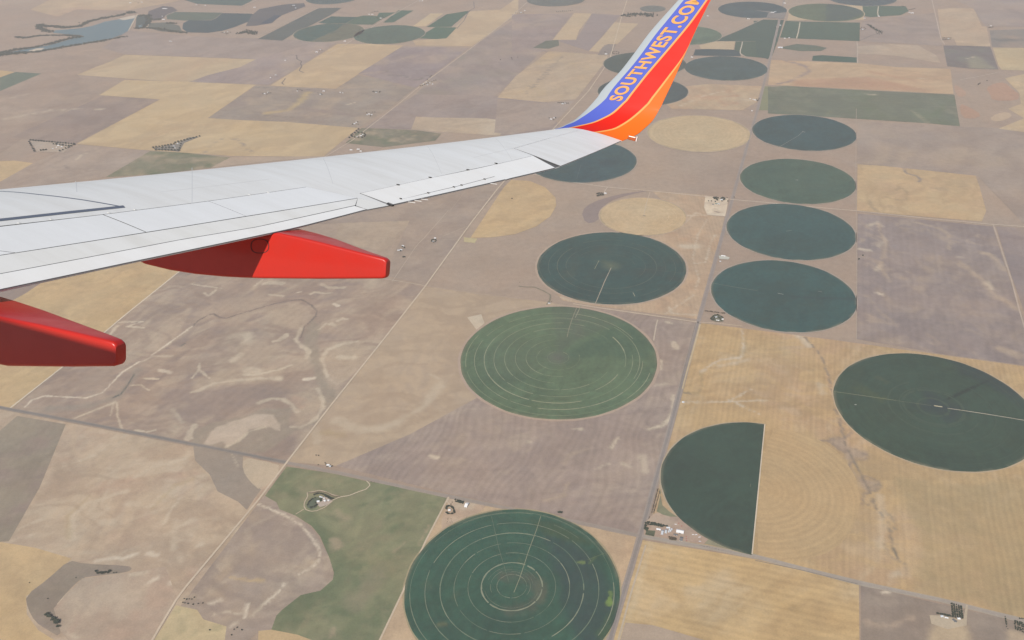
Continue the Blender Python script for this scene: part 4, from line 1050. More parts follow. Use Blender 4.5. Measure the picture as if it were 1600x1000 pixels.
# middle, between the left fields and the winglet
far('stubble_field', A3((230, 320), (600, 345), (590, 380), (400, 620), (200, 640), (-90, 610), (20, 480)), (.395, .300, .20), 24, vary=[(TAN, 260, .6, 3), (BROWN, 160, .5, 6)], marks=[S(A3((60, 605), (300, 360)), (.20, .16, .13), .9, .5, .5), S(A3((90, 590), (320, 350)), (.2, .16, .13), .8, .5, .5), S(A3((110, 560), (280, 370)), (.2, .16, .13), .8, .5, .5), S(A3((110, 540), (150, 545)), (.16, .13, .10), 2, .6, .7), S(A3((180, 500), (230, 460)), (.17, .14, .11), 1.6, .6, .6)])
far('fallow_field', A3((-90, 620), (200, 645), (390, 630), (250, 790), (0, 840), (-110, 830)), (.30, .235, .19), 30, vary=[(MAUVE, 260, .7, 3)])
far('fallow_field', A3((0, 90), (380, 85), (250, 250), (130, 300), (230, 320), (0, 330)), (.265, .205, .180), 40, vary=[(MAUVE_T, 300, .6, 3)])
far('stubble_field', A3((390, 82), (500, 85), (420, 190), (400, 250), (310, 255), (255, 250)), (.435, .325, .20))
far('stubble_field', A3((640, 140), (790, 148), (660, 275), (580, 280), (540, 325), (480, 320), (560, 235)), (.425, .32, .20))
far('fallow_field', A3((500, 85), (680, 95), (640, 140), (480, 320), (270, 250), (400, 250)), (.255, .20, .178))
far('fallow_field', A3((565, 300), (600, 275), (650, 278), (640, 300), (600, 345), (535, 345)), (.225, .185, .155))
far('grass_field', A3((130, 300), (210, 255), (290, 250), (295, 285), (230, 305)), (.11, .12, .085), label='small dark green field with a curved edge left of the lettered winglet', cat='crop field')
far('stubble_field', A3((1090, 540), (1230, 525), (1560, 540), (1530, 640), (1440, 690), (1000, 680), (960, 650)), (.40, .30, .19), 24, vary=[(RUST, 150, .55, 3), (ORANGE, 200, .6, 5)], marks=[S(A3((1050, 665), (1200, 600), (1320, 570)), PALE, 2.4, .6, .8), S(A3((1200, 610), (1400, 600)), RUST, 7, .8, .5), S(A3((1430, 620), (1500, 630)), PALE, 4, .7, .6)])
far('pasture', A3((1580, 540), (1620, 540), (1620, 690), (1540, 690)), GRASS)
# fields left of the big crossing, under the wing's trailing edge
far('stubble_field', [(735, 372), (795, 281), (828, 283), (852, 293), (868, 309), (869, 322), (860, 338), (838, 354), (805, 366), (770, 371)], GOLD, 14, round_=0, vary=[(TAN, 200, .7, 3)], stripes=('ring', *G(800, 326), 30), amp=.03, label='golden stubble round field cut off by a pale track behind the aileron', cat='crop circle', group='circular irrigated fields')
far('fallow_field', [(524, 372), (530, 350), (575, 333), (645, 343), (622, 372), (602, 393), (560, 386)], (.345, .265, .19), 20, vary=[(BROWN, 120, .6, 3)])
far('fallow_field', [(440, 352), (612, 320), (800, 280), (740, 340), (700, 400), (665, 446), (600, 430), (640, 345)], (.300, .232, .178), 26, vary=[(MAUVE_D, 160, .5, 4)])
far('stubble_field', [(725, 371), (746, 373), (742, 380), (725, 378)], (.42, .35, .19))
# right edge, far
far('stubble_field', A4((20, 375), (270, 385), (560, 395), (800, 420), (1140, 430), (1160, 590), (600, 560), (100, 535), (0, 530)), (.425, .300, .180), 30, grain=.8, vary=[(ORANGE, 300, .6, 3)], marks=[Bk(A4((160, 500), (400, 490), (620, 480), (900, 540), (1000, 570), (500, 555), (160, 540)), RUST, 5, .9, .6), S(A4((640, 450), (800, 480), (900, 500)), RUST, 9, .9, .5), S(A4((110, 380), (170, 395), (240, 415), (260, 440), (220, 470), (130, 510), (60, 525)), (.24, .18, .16), 5, .5, .85), S(A4((940, 490), (980, 490)), PALE, 3, .7, .6)])
tag(far('grass_field', A4((0, 545), (100, 537), (500, 560), (1165, 592), (1200, 790), (980, 770), (500, 740), (200, 720), (0, 710)), (.125, .140, .095), 22, vary=[(GRASS_D, 200, .6, 3), ((.2, .19, .13), 160, .6, 5)], stripes=('wave', AE + .2, 60), amp=.08, marks=[S(A4((330, 545), (420, 548)), PALE, 3, .6, .8), S(A4((620, 590), (670, 592)), PALE, 4, .6, .7), S(A4((900, 690), (1000, 770)), (.26, .235, .15), 6, .8, .6), S(A4((1040, 720), (1100, 660)), GRASS_D, 9, .9, .6), S(A4((370, 715), (400, 690)), (.2, .2, .1), 3, .7, .6)], label='long grey green oblong field above the uppermost dark circle on the right', cat='crop field'))
far('fallow_field', A4((560, 760), (1210, 792), (1440, 800), (1600, 830), (1700, 1000), (1600, 1400), (1310, 1100), (555, 1020)), (.285, .225, .180), 40, vary=[(MAUVE, 400, .6, 3), (BROWN, 300, .5, 5)])
far('stubble_field', A4((1480, 490), (1700, 440), (1700, 840), (1440, 805), (1600, 740), (1500, 680), (1580, 650), (1570, 580)), (.43, .325, .20), 30, vary=[(TAN, 200, .6, 3)])
far('bare_patch', A4((1360, 550), (1420, 520), (1480, 515), (1530, 560), (1575, 590), (1560, 630), (1400, 630), (1390, 590)), (.36, .22, .145), round_=1)
far('bare_patch', A4((1160, 530), (1200, 540), (1250, 590), (1200, 610), (1175, 590)), (.36, .235, .16), round_=1)
far('bare_patch', A4((1195, 645), (1260, 670), (1340, 720), (1280, 745), (1210, 735)), (.355, .22, .145), round_=1)
far('bare_patch', A4((1380, 745), (1430, 710), (1500, 700), (1530, 730), (1440, 765)), (.40, .30, .20), round_=1)
far('stubble_field', A4((1060, 60), (1150, 50), (1290, 55), (1335, 165), (1365, 165), (1390, 290), (1180, 285), (1165, 245), (1085, 240)), (.40, .30, .20), 40, vary=[(ORANGE, 260, .4, 3)])
far('fallow_field', A4((1095, 285), (1180, 285), (1390, 293), (1440, 435), (1270, 430), (1120, 415)), (.150, .130, .120), 26, vary=[((.16, .16, .12), 160, .7, 3)], marks=[Bk(A4((1240, 380), (1290, 350), (1340, 370), (1420, 430), (1270, 430)), (.24, .22, .15), 6, .8, .8), S(A4((1240, 368), (1290, 355)), PALE, 2.6, .7, .8)])
far('stubble_field', A4((1405, 300), (1700, 300), (1700, 445), (1460, 437), (1440, 410)), (.43, .34, .20), 40, vary=[(TAN, 200, .6, 3)])
far('fallow_field', A4((1385, 190), (1700, 180), (1700, 300), (1400, 295)), (.20, .175, .15), 40, vary=[(MAUVE, 200, .8, 3)], marks=[S(A4((1430, 250), (1700, 250)), (.12, .12, .105), 12, .9, .8)])
far('fallow_field', A4((1030, -60), (1280, 50), (1360, 165), (1700, 170), (1700, -60)), (.250, .20, .18), 60, vary=[(MAUVE_T, 500, .6, 3)])
far('stubble_field', A4((560, 290), (760, 275), (940, 285), (1000, 320), (1050, 345), (1080, 395), (800, 350), (560, 335)), (.38, .295, .21), 30, vary=[(MAUVE_T, 200, .6, 3)])
far('fallow_field', A4((590, 135), (700, 115), (960, 90), (1040, 80), (1085, 240), (1090, 290), (900, 275), (575, 260), (580, 160)), (.275, .215, .178), 40, vary=[(MAUVE_T, 300, .6, 5)])
far('fallow_field', A1((800, 190), (1300, 235), (1650, 240), (2000, 260), (1600, 370), (780, 340), (640, 300)), (.290, .228, .19), 40, vary=[(MAUVE_D, 400, .6, 3)])

# green irrigated blocks far away
def crop_block(pts, colr, label, **k):
    return field('crop_field', pts, colr, crop=True, label=label, cat='crop field', group='far irrigated oblong fields', **k)
crop_block(E1((700, 0), (960, -30), (1640, -60), (1530, 20), (1420, 72), (870, 50)), (.050, .090, .075), 'far green strip at the top edge above the blue green fan field')
crop_block(E1((480, 200), (590, 150), (1180, 160), (1090, 230), (1040, 250), (700, 258), (490, 240)), (.075, .105, .075), 'far two tone green strip behind the blue green fan field')
field('crop_field', E1((1180, 165), (1540, 172), (1600, 190), (1560, 250), (1330, 340), (1180, 385), (1000, 412), (740, 405), (680, 360), (690, 290), (760, 255), (1040, 255), (1100, 230)), (.030, .060, .065), crop=True, label='dark blue green fan shaped field right of the lake dam', cat='crop field')
crop_block(E1((260, 140), (440, 75), (560, 90), (620, 130), (480, 200), (400, 250), (310, 260), (240, 200)), (.10, .09, .09), 'far dull purple green field with white sheds beside the dam')
crop_block(E1((110, 190), (240, 185), (265, 260), (230, 350), (90, 360)), (.055, .075, .065), 'far dark green plot with a pond directly below the dam')
crop_block(E1((270, 290), (480, 280), (640, 320), (680, 400), (420, 395), (250, 350)), (.095, .105, .085), 'far pale green hollow between the dam and the fan field', marks=())
crop_block(E2((40, 115), (330, 60), (420, 50), (600, 40), (620, 80), (300, 200), (200, 290), (0, 322), (-130, 330), (-60, 200)), (.085, .085, .085), 'far grey green fields at the top with a blue stripe across')
crop_block(E2((50, 300), (230, 190), (320, 195), (180, 290)), (.035, .055, .075), 'far narrow dark blue stripe of crop')
crop_block(E2((20, 490), (790, 100), (1070, 100), (930, 190), (760, 280), (600, 360), (460, 430), (330, 510)), (.075, .090, .078), 'far long grey green slanting strip left of the split circle')
crop_block(E2((780, 285), (940, 205), (1260, 215), (1100, 305), (900, 300)), (.035, .080, .062), 'far dark green oblong above the split circle')
crop_block(E2((1260, 215), (1340, 195), (1500, 200), (1580, 235), (1460, 310), (1110, 305)), (.055, .100, .062), 'far mid green oblong beside the dark one above the split circle')
crop_block(A2((770, 80), (870, 78), (800, 115), (755, 105)), (.05, .10, .065), 'far small green piece right of a white farm')
crop_block(A2((890, 65), (985, 66), (860, 140), (795, 142)), (.05, .10, .065), 'far green slanting oblong right of the pale road')
crop_block(A2((1065, 170), (1190, 90), (1340, 66), (1220, 168)), (.045, .095, .06), 'far green twin strip below the tan field on the slope')
crop_block(A2((1000, 240), (1120, 170), (1255, 172), (1190, 240), (1130, 245)), (.05, .105, .065), 'far bright green block touching the large top circle')
crop_block(E3((600, 515), (900, 390), (1220, 245), (1480, 250), (1400, 520), (870, 515)), (.045, .080, .060), 'dark green wedge of crop right of the winglet tip')
crop_block(E3((875, 520), (1400, 520), (1320, 735), (1000, 705), (930, 660), (860, 620)), (.055, .090, .060), 'green oblong with a pale curved track right of the winglet')
crop_block(E3((370, 620), (640, 612), (860, 625), (930, 650), (940, 705), (345, 695)), (.040, .065, .065), 'narrow blue green strip just above the circle beside the winglet')
far('stubble_field', E3((420, 570), (620, 520), (870, 520), (850, 622), (440, 612)), (.42, .32, .20))
crop_block(A4((-90, 130), (85, 130), (40, 230), (0, 370), (-70, 350)), (.045, .080, .060), 'green block left of the paved road at the top')
crop_block(A4((110, 130), (200, 135), (575, 142), (572, 258), (190, 242), (75, 235)), (.050, .090, .060), 'large green oblong split by a pale track right of the paved road')
crop_block(A4((280, 350), (340, 345), (558, 360), (555, 392), (275, 380)), (.040, .085, .060), 'thin dark green strip above the long tan field')
crop_block(A4((60, 300), (180, 275), (300, 285), (370, 300), (330, 320), (200, 320)), (.09, .115, .08), 'pale green ragged plot below the large green oblong')
crop_block(A4((590, 35), (860, 40), (880, 70), (830, 95), (640, 108), (570, 95)), (.055, .100, .065), 'green tongue of crop at the top right beside the tan corners')
far('stubble_field', A4((130, 85), (250, 30), (590, 35), (600, 125), (120, 128)), (.44, .33, .20))

# ---------------- circles under centre pivots
def circle_from_box(x0, x1, y0, y1):
    """Centre and radius on the ground of a circle seen in a box of the photograph."""
    c = G((x0 + x1) / 2, (y0 + y1) / 2)
    R = 400.0
    t = np.linspace(0, 2 * math.pi, 180)
    for _ in range(40):
        P = np.column_stack([c[0] + R * np.cos(t), c[1] + R * np.sin(t), 0 * t]) - EYE
        q = P @ CW
        px, py = 800 + F * q[:, 0] / -q[:, 2], 500 - F * q[:, 1] / -q[:, 2]
        m = mpp((x0 + x1) / 2, (y0 + y1) / 2)
        R *= (x1 - x0) / (px.max() - px.min())
        ex = (x0 + x1) / 2 - (px.max() + px.min()) / 2
        ey = (y0 + y1) / 2 - (py.max() + py.min()) / 2
        g0, g1, g2 = G((x0 + x1) / 2, (y0 + y1) / 2), G((x0 + x1) / 2 + 1, (y0 + y1) / 2), G((x0 + x1) / 2, (y0 + y1) / 2 + 1)
        c = c + (g1 - g0) * ex + (g2 - g0) * ey
    return c, R

CG = 'circular irrigated fields'
def crop_circle(name, c, R, colr, label, nr=26, na=150, marks=(), rings=(), rim=PALE, rim_w=9, vary=None, spokes=(), stripes='ring', amp=.09, group=CG, arc=None, height=1.6, track=(.30, .30, .21), grain=1.15, cat='crop circle'):
    root = empty(name, (c[0], c[1], 2.0))
    tag(root, label, cat, group)
    a0, a1 = arc or (0, 2 * math.pi)
    n = na if arc is None else na + 1
    an = np.linspace(a0, a1, n, endpoint=arc is not None)
    rs = np.sqrt(np.linspace(0, 1, nr + 1)[1:]) * R
    P, Fc = [(0., 0.)], []
    for r in rs:
        rr_ = r + (np.sin(an * 9 + 1) * .8 + np.sin(an * 23) * .6 if r == rs[-1] else 0)
        P += list(zip(rr_ * np.cos(an), rr_ * np.sin(an)))
    P = np.array(P)
    last = n if arc is None else n - 1
    for j in range(last):
        Fc.append((0, 1 + j, 1 + (j + 1) % n))
        for i in range(nr - 1):
            a, b = 1 + i * n, 1 + (i + 1) * n
            Fc.append((a + j, b + j, b + (j + 1) % n, a + (j + 1) % n))
    nv = len(P)
    V = [(x, y, height) for x, y in P] + [(x * 1.004, y * 1.004, 0) for x, y in P[1 + (nr - 1) * n:]]
    o = 1 + (nr - 1) * n
    for j in range(last):
        k = (j + 1) % n
        Fc.append((o + j, nv + j, nv + k, o + k))
    Wp = P + c
    C = np.tile(np.array(colr), (nv, 1))
    if vary:
        C = apply_vary(Wp, C, vary)
    dim = .3 if colr[0] > .3 else 1.0
    C = apply_vary(Wp, C, [(tuple(np.array(colr) * 1.28), R * .12, .6 * dim, int(abs(c[0])) % 89, .4), (tuple(np.array(colr) * .74), R * .10, .55 * dim, int(abs(c[1])) % 83, 1.2), (tuple(np.array(colr) * 1.2), R * .5, .5 * dim, 4)])
    # thinner growth towards the rim, in places
    rr_ = np.hypot(P[:, 0], P[:, 1]) / R
    k = smooth(.965, 1.0, rr_) * smooth(.35, .6, fbm(P[:, 0] / 60, P[:, 1] / 60, 77))
    C = C * (1 - .5 * k[:, None]) + np.array((.17, .16, .10)) * (.5 * k[:, None])
    if marks: C = apply_marks(Wp, C, marks)
    C = np.vstack([C, C[o:]])
    st = ('ring', float(c[0]), float(c[1]), 33.0) if stripes == 'ring' else stripes
    crop = mesh_obj('crop', V, Fc, soil(st, amp, grain, True), root)
    set_tint(crop.data, C)
    if rim is not None:
        full = np.linspace(a0, a1, 150)
        pts = np.column_stack([c[0] + (R + rim_w * .5) * np.cos(full), c[1] + (R + rim_w * .5) * np.sin(full)])
        ribbon('field_edge', pts, rim_w, rim, z=1.9, parent=root, ground=True, wob=.35, step=26)
    for rg in rings:
        fr, wd, s0, s1 = (list(rg) + [0, 360])[:4] if len(rg) == 2 else rg
        q = s0
        rnd = random.Random(int(fr * 1000 + s0 + abs(c[0])))
        while q < s1 - 2:
            q1 = min(s1, q + rnd.uniform(14, 62))
            t = np.radians(np.linspace(q, q1, max(8, int((q1 - q) / 2.5))))
            f_ = rnd.uniform(.35, 1.0) if wd < 5 else rnd.uniform(.8, 1.0)
            pts = np.column_stack([c[0] + fr * R * np.cos(t), c[1] + fr * R * np.sin(t)])
            ribbon('wheel_track', pts, wd * (rnd.uniform(.45, 1.1) if wd < 5 else rnd.uniform(.8, 1.1)), tuple(np.array(track) * f_ + np.array(colr) * 1.3 * (1 - f_)), z=2.0 + height + .35, parent=root, ground=True, wob=.7, step=12)
            q = q1 + (rnd.uniform(1, 7) if rnd.random() < .45 else 0)
    for sp in spokes:
        pts, wd = sp[0], sp[1]
        ribbon('access_track', pts, wd, sp[2] if len(sp) > 2 else (.36, .33, .25), z=2.0 + height + .6, parent=root, wob=.4, step=18)
    return root

def boxed(*b): return circle_from_box(*b)
cA = (np.array([224., 3651.]), 489.0)
cA = circle_from_box(720, 1026, 479.5, 656)
crop_circle('crop_circle', *cA, (.080, .125, .066), 'pale green round field with many fine rings and a darker upper right wedge', nr=44, na=240,
    vary=[((.085, .115, .062), 200, .5, 3), ((.045, .085, .048), 150, .5, 7)],
    marks=[Bk([(874, 560), (950, 515), (985, 500), (1010, 530), (1024, 562), (990, 560), (930, 558)], (.040, .082, .050), 12, .9, .6), Bk([(860, 480), (930, 482), (985, 500), (905, 530), (872, 556), (868, 520)], (.070, .090, .060), 6, .8, .5), S([(872, 557), (873, 560)], (.10, .105, .08), 22, .9, .8), Bk([(800, 520), (850, 540), (840, 570), (800, 600), (760, 590), (745, 560)], (.075, .110, .064), 16, .9, .5), S([(905, 525), (900, 482)], (.09, .10, .07), 12, .9, .5)],
    rings=[(.11, 2.0, 100, 420), (.22, 2.4, 80, 300), (.22, 1.6, 300, 370), (.33, 2.6, 95, 275), (.44, 3.2, 90, 262), (.55, 3.2, 70, 300), (.55, 2.0, 300, 330), (.66, 3.6, 60, 330), (.76, 4.2, 40, 360), (.86, 4.4, 20, 352), (.95, 3.0, 150, 340), (.69, 4.2, -18, 30), (.83, 3.4, -30, 40), (.62, 2.0, 30, 70), (.74, 2.0, 48, 78), (.48, 2.0, 50, 84)],
    track=(.29, .28, .18), spokes=[([(886, 528), (889, 515), (893, 502), (901, 482)], 3.4, (.24, .22, .15))], rim=(.37, .275, .205), rim_w=16)
cB = circle_from_box(839.5, 1072, 364, 476)
crop_circle('crop_circle', *cB, (.020, .058, .050), 'dark round field with a pale straight track from its middle to the bottom rim', nr=36, na=220, vary=[((.030, .050, .042), 160, .6, 3), ((.040, .050, .035), 80, .35, 9)],
    marks=[S([(953, 417), (958, 417)], (.10, .12, .07), 10, .8, .8), S([(935, 409), (945, 406)], (.07, .09, .05), 5, .8, .6), S([(900, 415), (890, 430)], (.055, .07, .045), 20, .9, .4)],
    rings=[(.61, 3.6, 60, 330), (.61, 4.4, 330, 420), (.73, 3.8, 130, 235), (.73, 2.0, 235, 300), (.73, 1.8, -30, 60), (.85, 2.6, 140, 245), (.86, 2.4, -35, 40), (.86, 2.2, 250, 310), (.50, 1.6, 60, 140), (.40, 1.5, 20, 120), (.32, 1.3, 0, 100), (.22, 1.2, 150, 200), (.93, 1.6, 60, 110), (.76, 2.0, 70, 115), (.46, 1.4, -60, 60), (.97, 2.2, 0, 360)],
    track=(.125, .135, .095), spokes=[([(955, 419), (945, 440), (930, 476)], 4.2, (.32, .27, .20)), ([(992, 464), (989, 458)], 4, (.3, .28, .2)), ([(929, 421), (936, 408)], 2.5, (.30, .28, .18)), ([(992, 420), (1072, 428)], 1.4, (.10, .105, .08))], rim=(.38, .285, .21), rim_w=14)
cC = circle_from_box(632, 968, 805, 1056)
crop_circle('crop_circle', *cC, (.025, .074, .046), 'green and slate round field with bold pale rings at the bottom edge', nr=48, na=260, height=2.2, vary=[((.024, .058, .044), 170, .6, 3)],
    marks=[Bk([(850, 835), (905, 850), (950, 905), (966, 950), (955, 1000), (910, 1010), (880, 960), (870, 900)], (.028, .052, .048), 14, .9, .7), Bk([(820, 812), (870, 818), (930, 850), (905, 852), (850, 835)], (.040, .072, .036), 6, .8, .7), Bk([(930, 990), (960, 950), (950, 1010)], (.040, .080, .036), 6, .8, .7),
           S([(952, 935), (953, 942)], (.13, .20, .05), 9, .5, .9), S([(952, 927), (954, 930)], (.11, .17, .05), 7, .5, .8), S([(903, 880), (912, 880)], (.12, .17, .06), 4, .6, .8), S([(920, 882), (930, 872)], (.08, .13, .05), 3, .6, .6), S([(686, 978), (694, 976)], (.11, .12, .06), 7, .7, .6), S([(665, 915), (670, 918)], (.06, .09, .05), 10, .8, .5), S([(710, 935), (714, 930)], (.055, .09, .05), 10, .8, .5), S([(812, 878), (816, 880)], (.06, .10, .05), 9, .8, .5),
           S([(790, 900), (830, 905), (845, 930), (830, 950), (800, 955)], (.070, .080, .055), 18, .8, .7), S([(803, 927), (806, 929)], (.05, .10, .045), 14, .8, .7), S([(848, 908), (846, 940)], (.09, .10, .06), 10, .9, .5), S([(707, 805), (640, 880)], (.05, .085, .04), 6, .8, .5)],
    rings=[(.285, 5.4), (.14, 2.4), (.20, 1.4, 0, 200), (.235, 1.4, 20, 160), (.175, 1.2, -40, 120), (.255, 1.2, 190, 340), (.41, 2.6, 0, 360), (.54, 3.0), (.67, 3.8), (.81, 3.6), (.95, 2.6), (.96, 1.6, 20, 120), (.88, 1.6, 40, 60)],
    track=(.215, .225, .150), spokes=[([(845, 808), (838, 830), (825, 865), (812, 905), (803, 927)], 2.6, (.20, .21, .13)), ([(768, 808), (780, 860), (795, 910)], 1.8, (.10, .14, .09)), ([(918, 876), (944, 866)], 2.2, (.10, .14, .07))], rim=(.30, .25, .15), rim_w=8)
cD = circle_from_box(1111.5, 1338, 407, 520)
DK = (.020, .064, .058)
crop_circle('crop_circle', *cD, DK, 'lowest of the four stacked dark circles right of the paved road', nr=30, na=200, vary=[((.026, .055, .044), 200, .7, 3)], spokes=[([(1112, 443), (1145, 449), (1183, 455)], 2.6, (.16, .18, .14)), ([(1215, 459), (1224, 461)], 3, (.4, .4, .36)), ([(1278, 456), (1284, 457)], 2.5, (.3, .3, .28))], rim=(.32, .26, .21), rim_w=10, marks=[S([(1230, 465), (1338, 468)], (.020, .038, .042), 6, .8, .6)])
cE = circle_from_box(1135.5, 1337, 319, 407)
crop_circle('crop_circle', *cE, (.022, .066, .060), 'stacked dark circle directly below the pale cross road on the right', nr=28, na=180, vary=[((.026, .056, .044), 240, .6, 4)], spokes=[([(1228, 362), (1237, 361)], 3, (.25, .26, .22)), ([(1135, 367), (1160, 366)], 1.6, (.10, .12, .10))], rim=(.33, .265, .21), rim_w=10)
cF = circle_from_box(1156.5, 1337, 249, 319)
crop_circle('crop_circle', *cF, (.045, .085, .058), 'mid green circle second from the top of the right hand stack', nr=28, na=180, vary=[((.030, .068, .052), 240, .6, 5), ((.065, .10, .064), 200, .6, 8)], spokes=[([(1243, 282), (1247, 282)], 5, (.45, .42, .34))], rim=(.33, .265, .21), rim_w=10)
cG = circle_from_box(1175.5, 1338, 180, 236)
crop_circle('crop_circle', *cG, (.024, .062, .062), 'dark round field with a thin pale line, topmost of the right hand stack', nr=26, na=170, vary=[((.024, .048, .040), 240, .6, 6)], spokes=[([(1255, 206), (1247, 213), (1218, 230)], 3.0, (.26, .26, .22)), ([(1253, 206.5), (1258, 207)], 6, (.4, .38, .32))], rim=(.34, .27, .215), rim_w=10)
cH = (np.array([1918., 3178.]), 449.0)
cH = circle_from_box(1303, 1624, 549, 741.5)
crop_circle('crop_circle', *cH, (.023, .052, .033), 'large dark green circle at the right edge with a pale line across it', nr=44, na=240, height=2.2, vary=[((.030, .055, .030), 150, .6, 3)],
    marks=[S([(1455, 632), (1480, 640)], (.020, .036, .040), 40, .8, .8), S([(1480, 625), (1545, 595)], (.008, .02, .016), 4, .7, .9), S([(1345, 610), (1375, 625)], (.055, .080, .034), 16, .9, .7), S([(1370, 590), (1385, 598)], (.055, .075, .040), 8, .8, .5), S([(1330, 600), (1400, 660), (1500, 700)], (.030, .055, .034), 30, .9, .4), Bk([(1480, 560), (1560, 585), (1600, 620), (1600, 640), (1540, 600), (1500, 585)], (.020, .036, .036), 10, .9, .6)],
    rings=[(.155, 11), (.30, 14), (.335, 6, 30, 300), (.45, 8, 100, 320), (.60, 3), (.75, 3), (.9, 3)], track=(.038, .066, .042), spokes=[([(1303, 613), (1360, 621), (1400, 627)], 2.6, (.20, .21, .12)), ([(1400, 627), (1455, 635)], 2.0, (.13, .15, .09)), ([(1459, 635), (1472, 637)], 8, (.42, .37, .24)), ([(1480, 639), (1540, 648), (1618, 661)], 4.0, (.36, .32, .24)), ([(1335, 633), (1338, 633.6)], 4, (.5, .5, .45))], rim=(.40, .30, .19), rim_w=9)
# the half circle beside the farm
cJ = circle_from_box(1034, 1324, 663, 868)
gA, gB_ = G(1194.5, 664), G(1174.5, 867)
cJc = (gA + gB_) / 2
RJ = np.linalg.norm(gA - gB_) / 2
aJ = math.atan2(*(gA - cJc)[::-1])
crop_circle('half_crop_circle', cJc, RJ, (.024, .052, .035), 'dark green half circle field with a straight right side above the farm', nr=40, na=140, arc=(aJ, aJ + math.pi), height=2.2, vary=[((.027, .050, .036), 220, .7, 3)], spokes=[([(1040, 725), (1100, 738), (1180, 752)], 1.6, (.035, .055, .045)), ([(1173, 757), (1172, 762)], 2, (.12, .14, .1))], rim=(.36, .29, .20), rim_w=7, stripes=None, group=CG)
ribbon('field_track', [(1194.8, 664), (1185, 765), (1175, 867)], 4.5, CREAM, z=5.2)
# further rows
cK = circle_from_box(1069.5, 1199, 88, 126.5)
crop_circle('crop_circle', *cK, (.042, .074, .070), 'grey green circle just right of the winglet trailing edge', nr=20, na=150, vary=[((.040, .066, .052), 300, .6, 4)], spokes=[([(1131, 107), (1136, 107)], 14, (.12, .14, .14))], rim=(.34, .27, .21), rim_w=10)
cI = circle_from_box(937, 1072, 309, 368.5)
crop_circle('crop_circle', *cI, (.445, .322, .180), 'tan stubble circle directly above the dark circle with the pale straight track', nr=24, na=160, height=.3, vary=[((.46, .35, .21), 160, .6, 3)], spokes=[([(1006, 337), (1010, 318), (1016, 300)], 4, (.46, .37, .26)), ([(1004, 337.5), (1009, 338)], 7, (.12, .11, .09))], rings=[(.6, 2.4, -60, 60), (.78, 2.4, -70, 50), (.9, 2.4, -40, 30)], track=(.50, .41, .27), rim=(.40, .30, .21), rim_w=8, amp=.07)
cL = circle_from_box(1012, 1172, 182.5, 236)
crop_circle('crop_circle', *cL, (.430, .322, .185), 'yellow tan bare circle right beside the winglet base', nr=24, na=160, height=.3, vary=[((.44, .34, .20), 200, .6, 3)], rim=(.36, .28, .205), rim_w=12)
cM = circle_from_box(822, 994.5, 221, 284)
crop_circle('crop_circle', *cM, (.028, .066, .068), 'dark blue green circle half hidden below the wing tip', nr=28, na=170, vary=[((.034, .062, .050), 200, .6, 4), ((.020, .036, .044), 150, .5, 7)], spokes=[([(908, 258), (901, 280)], 2, (.12, .14, .13))], rim=(.33, .265, .21), rim_w=10)
cN = circle_from_box(934, 1075, 124, 163)
crop_circle('crop_circle', *cN, (.038, .060, .058), 'slate circle partly behind the lower winglet stripes', nr=20, na=140, vary=[((.035, .055, .050), 200, .6, 4)], rim=(.34, .27, .21), rim_w=9)
cO = circle_from_box(943, 1072, 84, 117)
crop_circle('crop_circle', *cO, (.045, .066, .055), 'dark circle behind the middle of the lettered winglet', nr=20, na=140, vary=[((.05, .07, .05), 200, .6, 5)], rim=(.34, .27, .21), rim_w=9)
cP = circle_from_box(1016, 1127.5, 42, 69)
crop_circle('crop_circle', *cP, (.085, .125, .080), 'pale green circle behind the upper winglet trailing edge', nr=18, na=130, vary=[((.07, .11, .075), 200, .6, 6)], rim=(.36, .29, .22), rim_w=9)
cQ = circle_from_box(1122, 1229.5, 4, 27.5)
crop_circle('crop_circle', *cQ, (.035, .062, .066), 'blue green circle at the top with a farm in its right side', nr=18, na=130, vary=[((.042, .075, .066), 200, .6, 7)], rim=(.37, .30, .23), rim_w=9)
field('bare_patch', E3((1100, 132), (1280, 145), (1380, 170), (1510, 158), (1480, 238), (1255, 230), (1290, 160)), (.20, .18, .16), z=4.4)
cR = circle_from_box(1232, 1350, 7.5, 32.5)
crop_circle('crop_circle', *cR, (.075, .105, .060), 'two tone green circle with a darker right part at the top', nr=18, na=130, marks=[Bk(A4((365, 20), (480, 28), (580, 60), (590, 95), (480, 130), (360, 132)), (.045, .075, .062), 3, .4, .95)], rim=(.44, .34, .22), rim_w=10)
cS_ = circle_from_box(1293, 1401, -14, 9.5)
crop_circle('crop_circle', *cS_, (.045, .070, .075), 'blue grey circle cut by the top edge right of the two tone circle', nr=16, na=120, rim=(.38, .3, .23), rim_w=9)
cT = circle_from_box(1110, 1236, -30, 2.5)
cU = circle_from_box(553, 664, 40, 69)
crop_circle('crop_circle', *cU, (.060, .098, .070), 'largest green circle of the upper left cluster', nr=20, na=140, vary=[((.072, .105, .076), 200, .6, 7)], rim=(.36, .29, .22), rim_w=9)
cV = circle_from_box(458.5, 569, 37, 65.5)
crop_circle('crop_circle', *cV, (.105, .110, .072), 'split green circle with a darker left half in the upper left cluster', nr=22, na=140, vary=[((.12, .12, .085), 160, .6, 9)], marks=[Bk(E2((460, 440), (540, 380), (830, 300), (1100, 305), (980, 390), (800, 470), (690, 520), (560, 515)), (.036, .082, .066), 3, .4, .98)], rim=(.37, .30, .22), rim_w=8)
cW = circle_from_box(478, 562, -16, 10.5)
crop_circle('crop_circle', *cW, (.055, .085, .080), 'blue green circle cut by the top edge left of the winglet', nr=16, na=120, rim=(.38, .31, .24), rim_w=8)
cX = circle_from_box(823, 914, -12, 11)
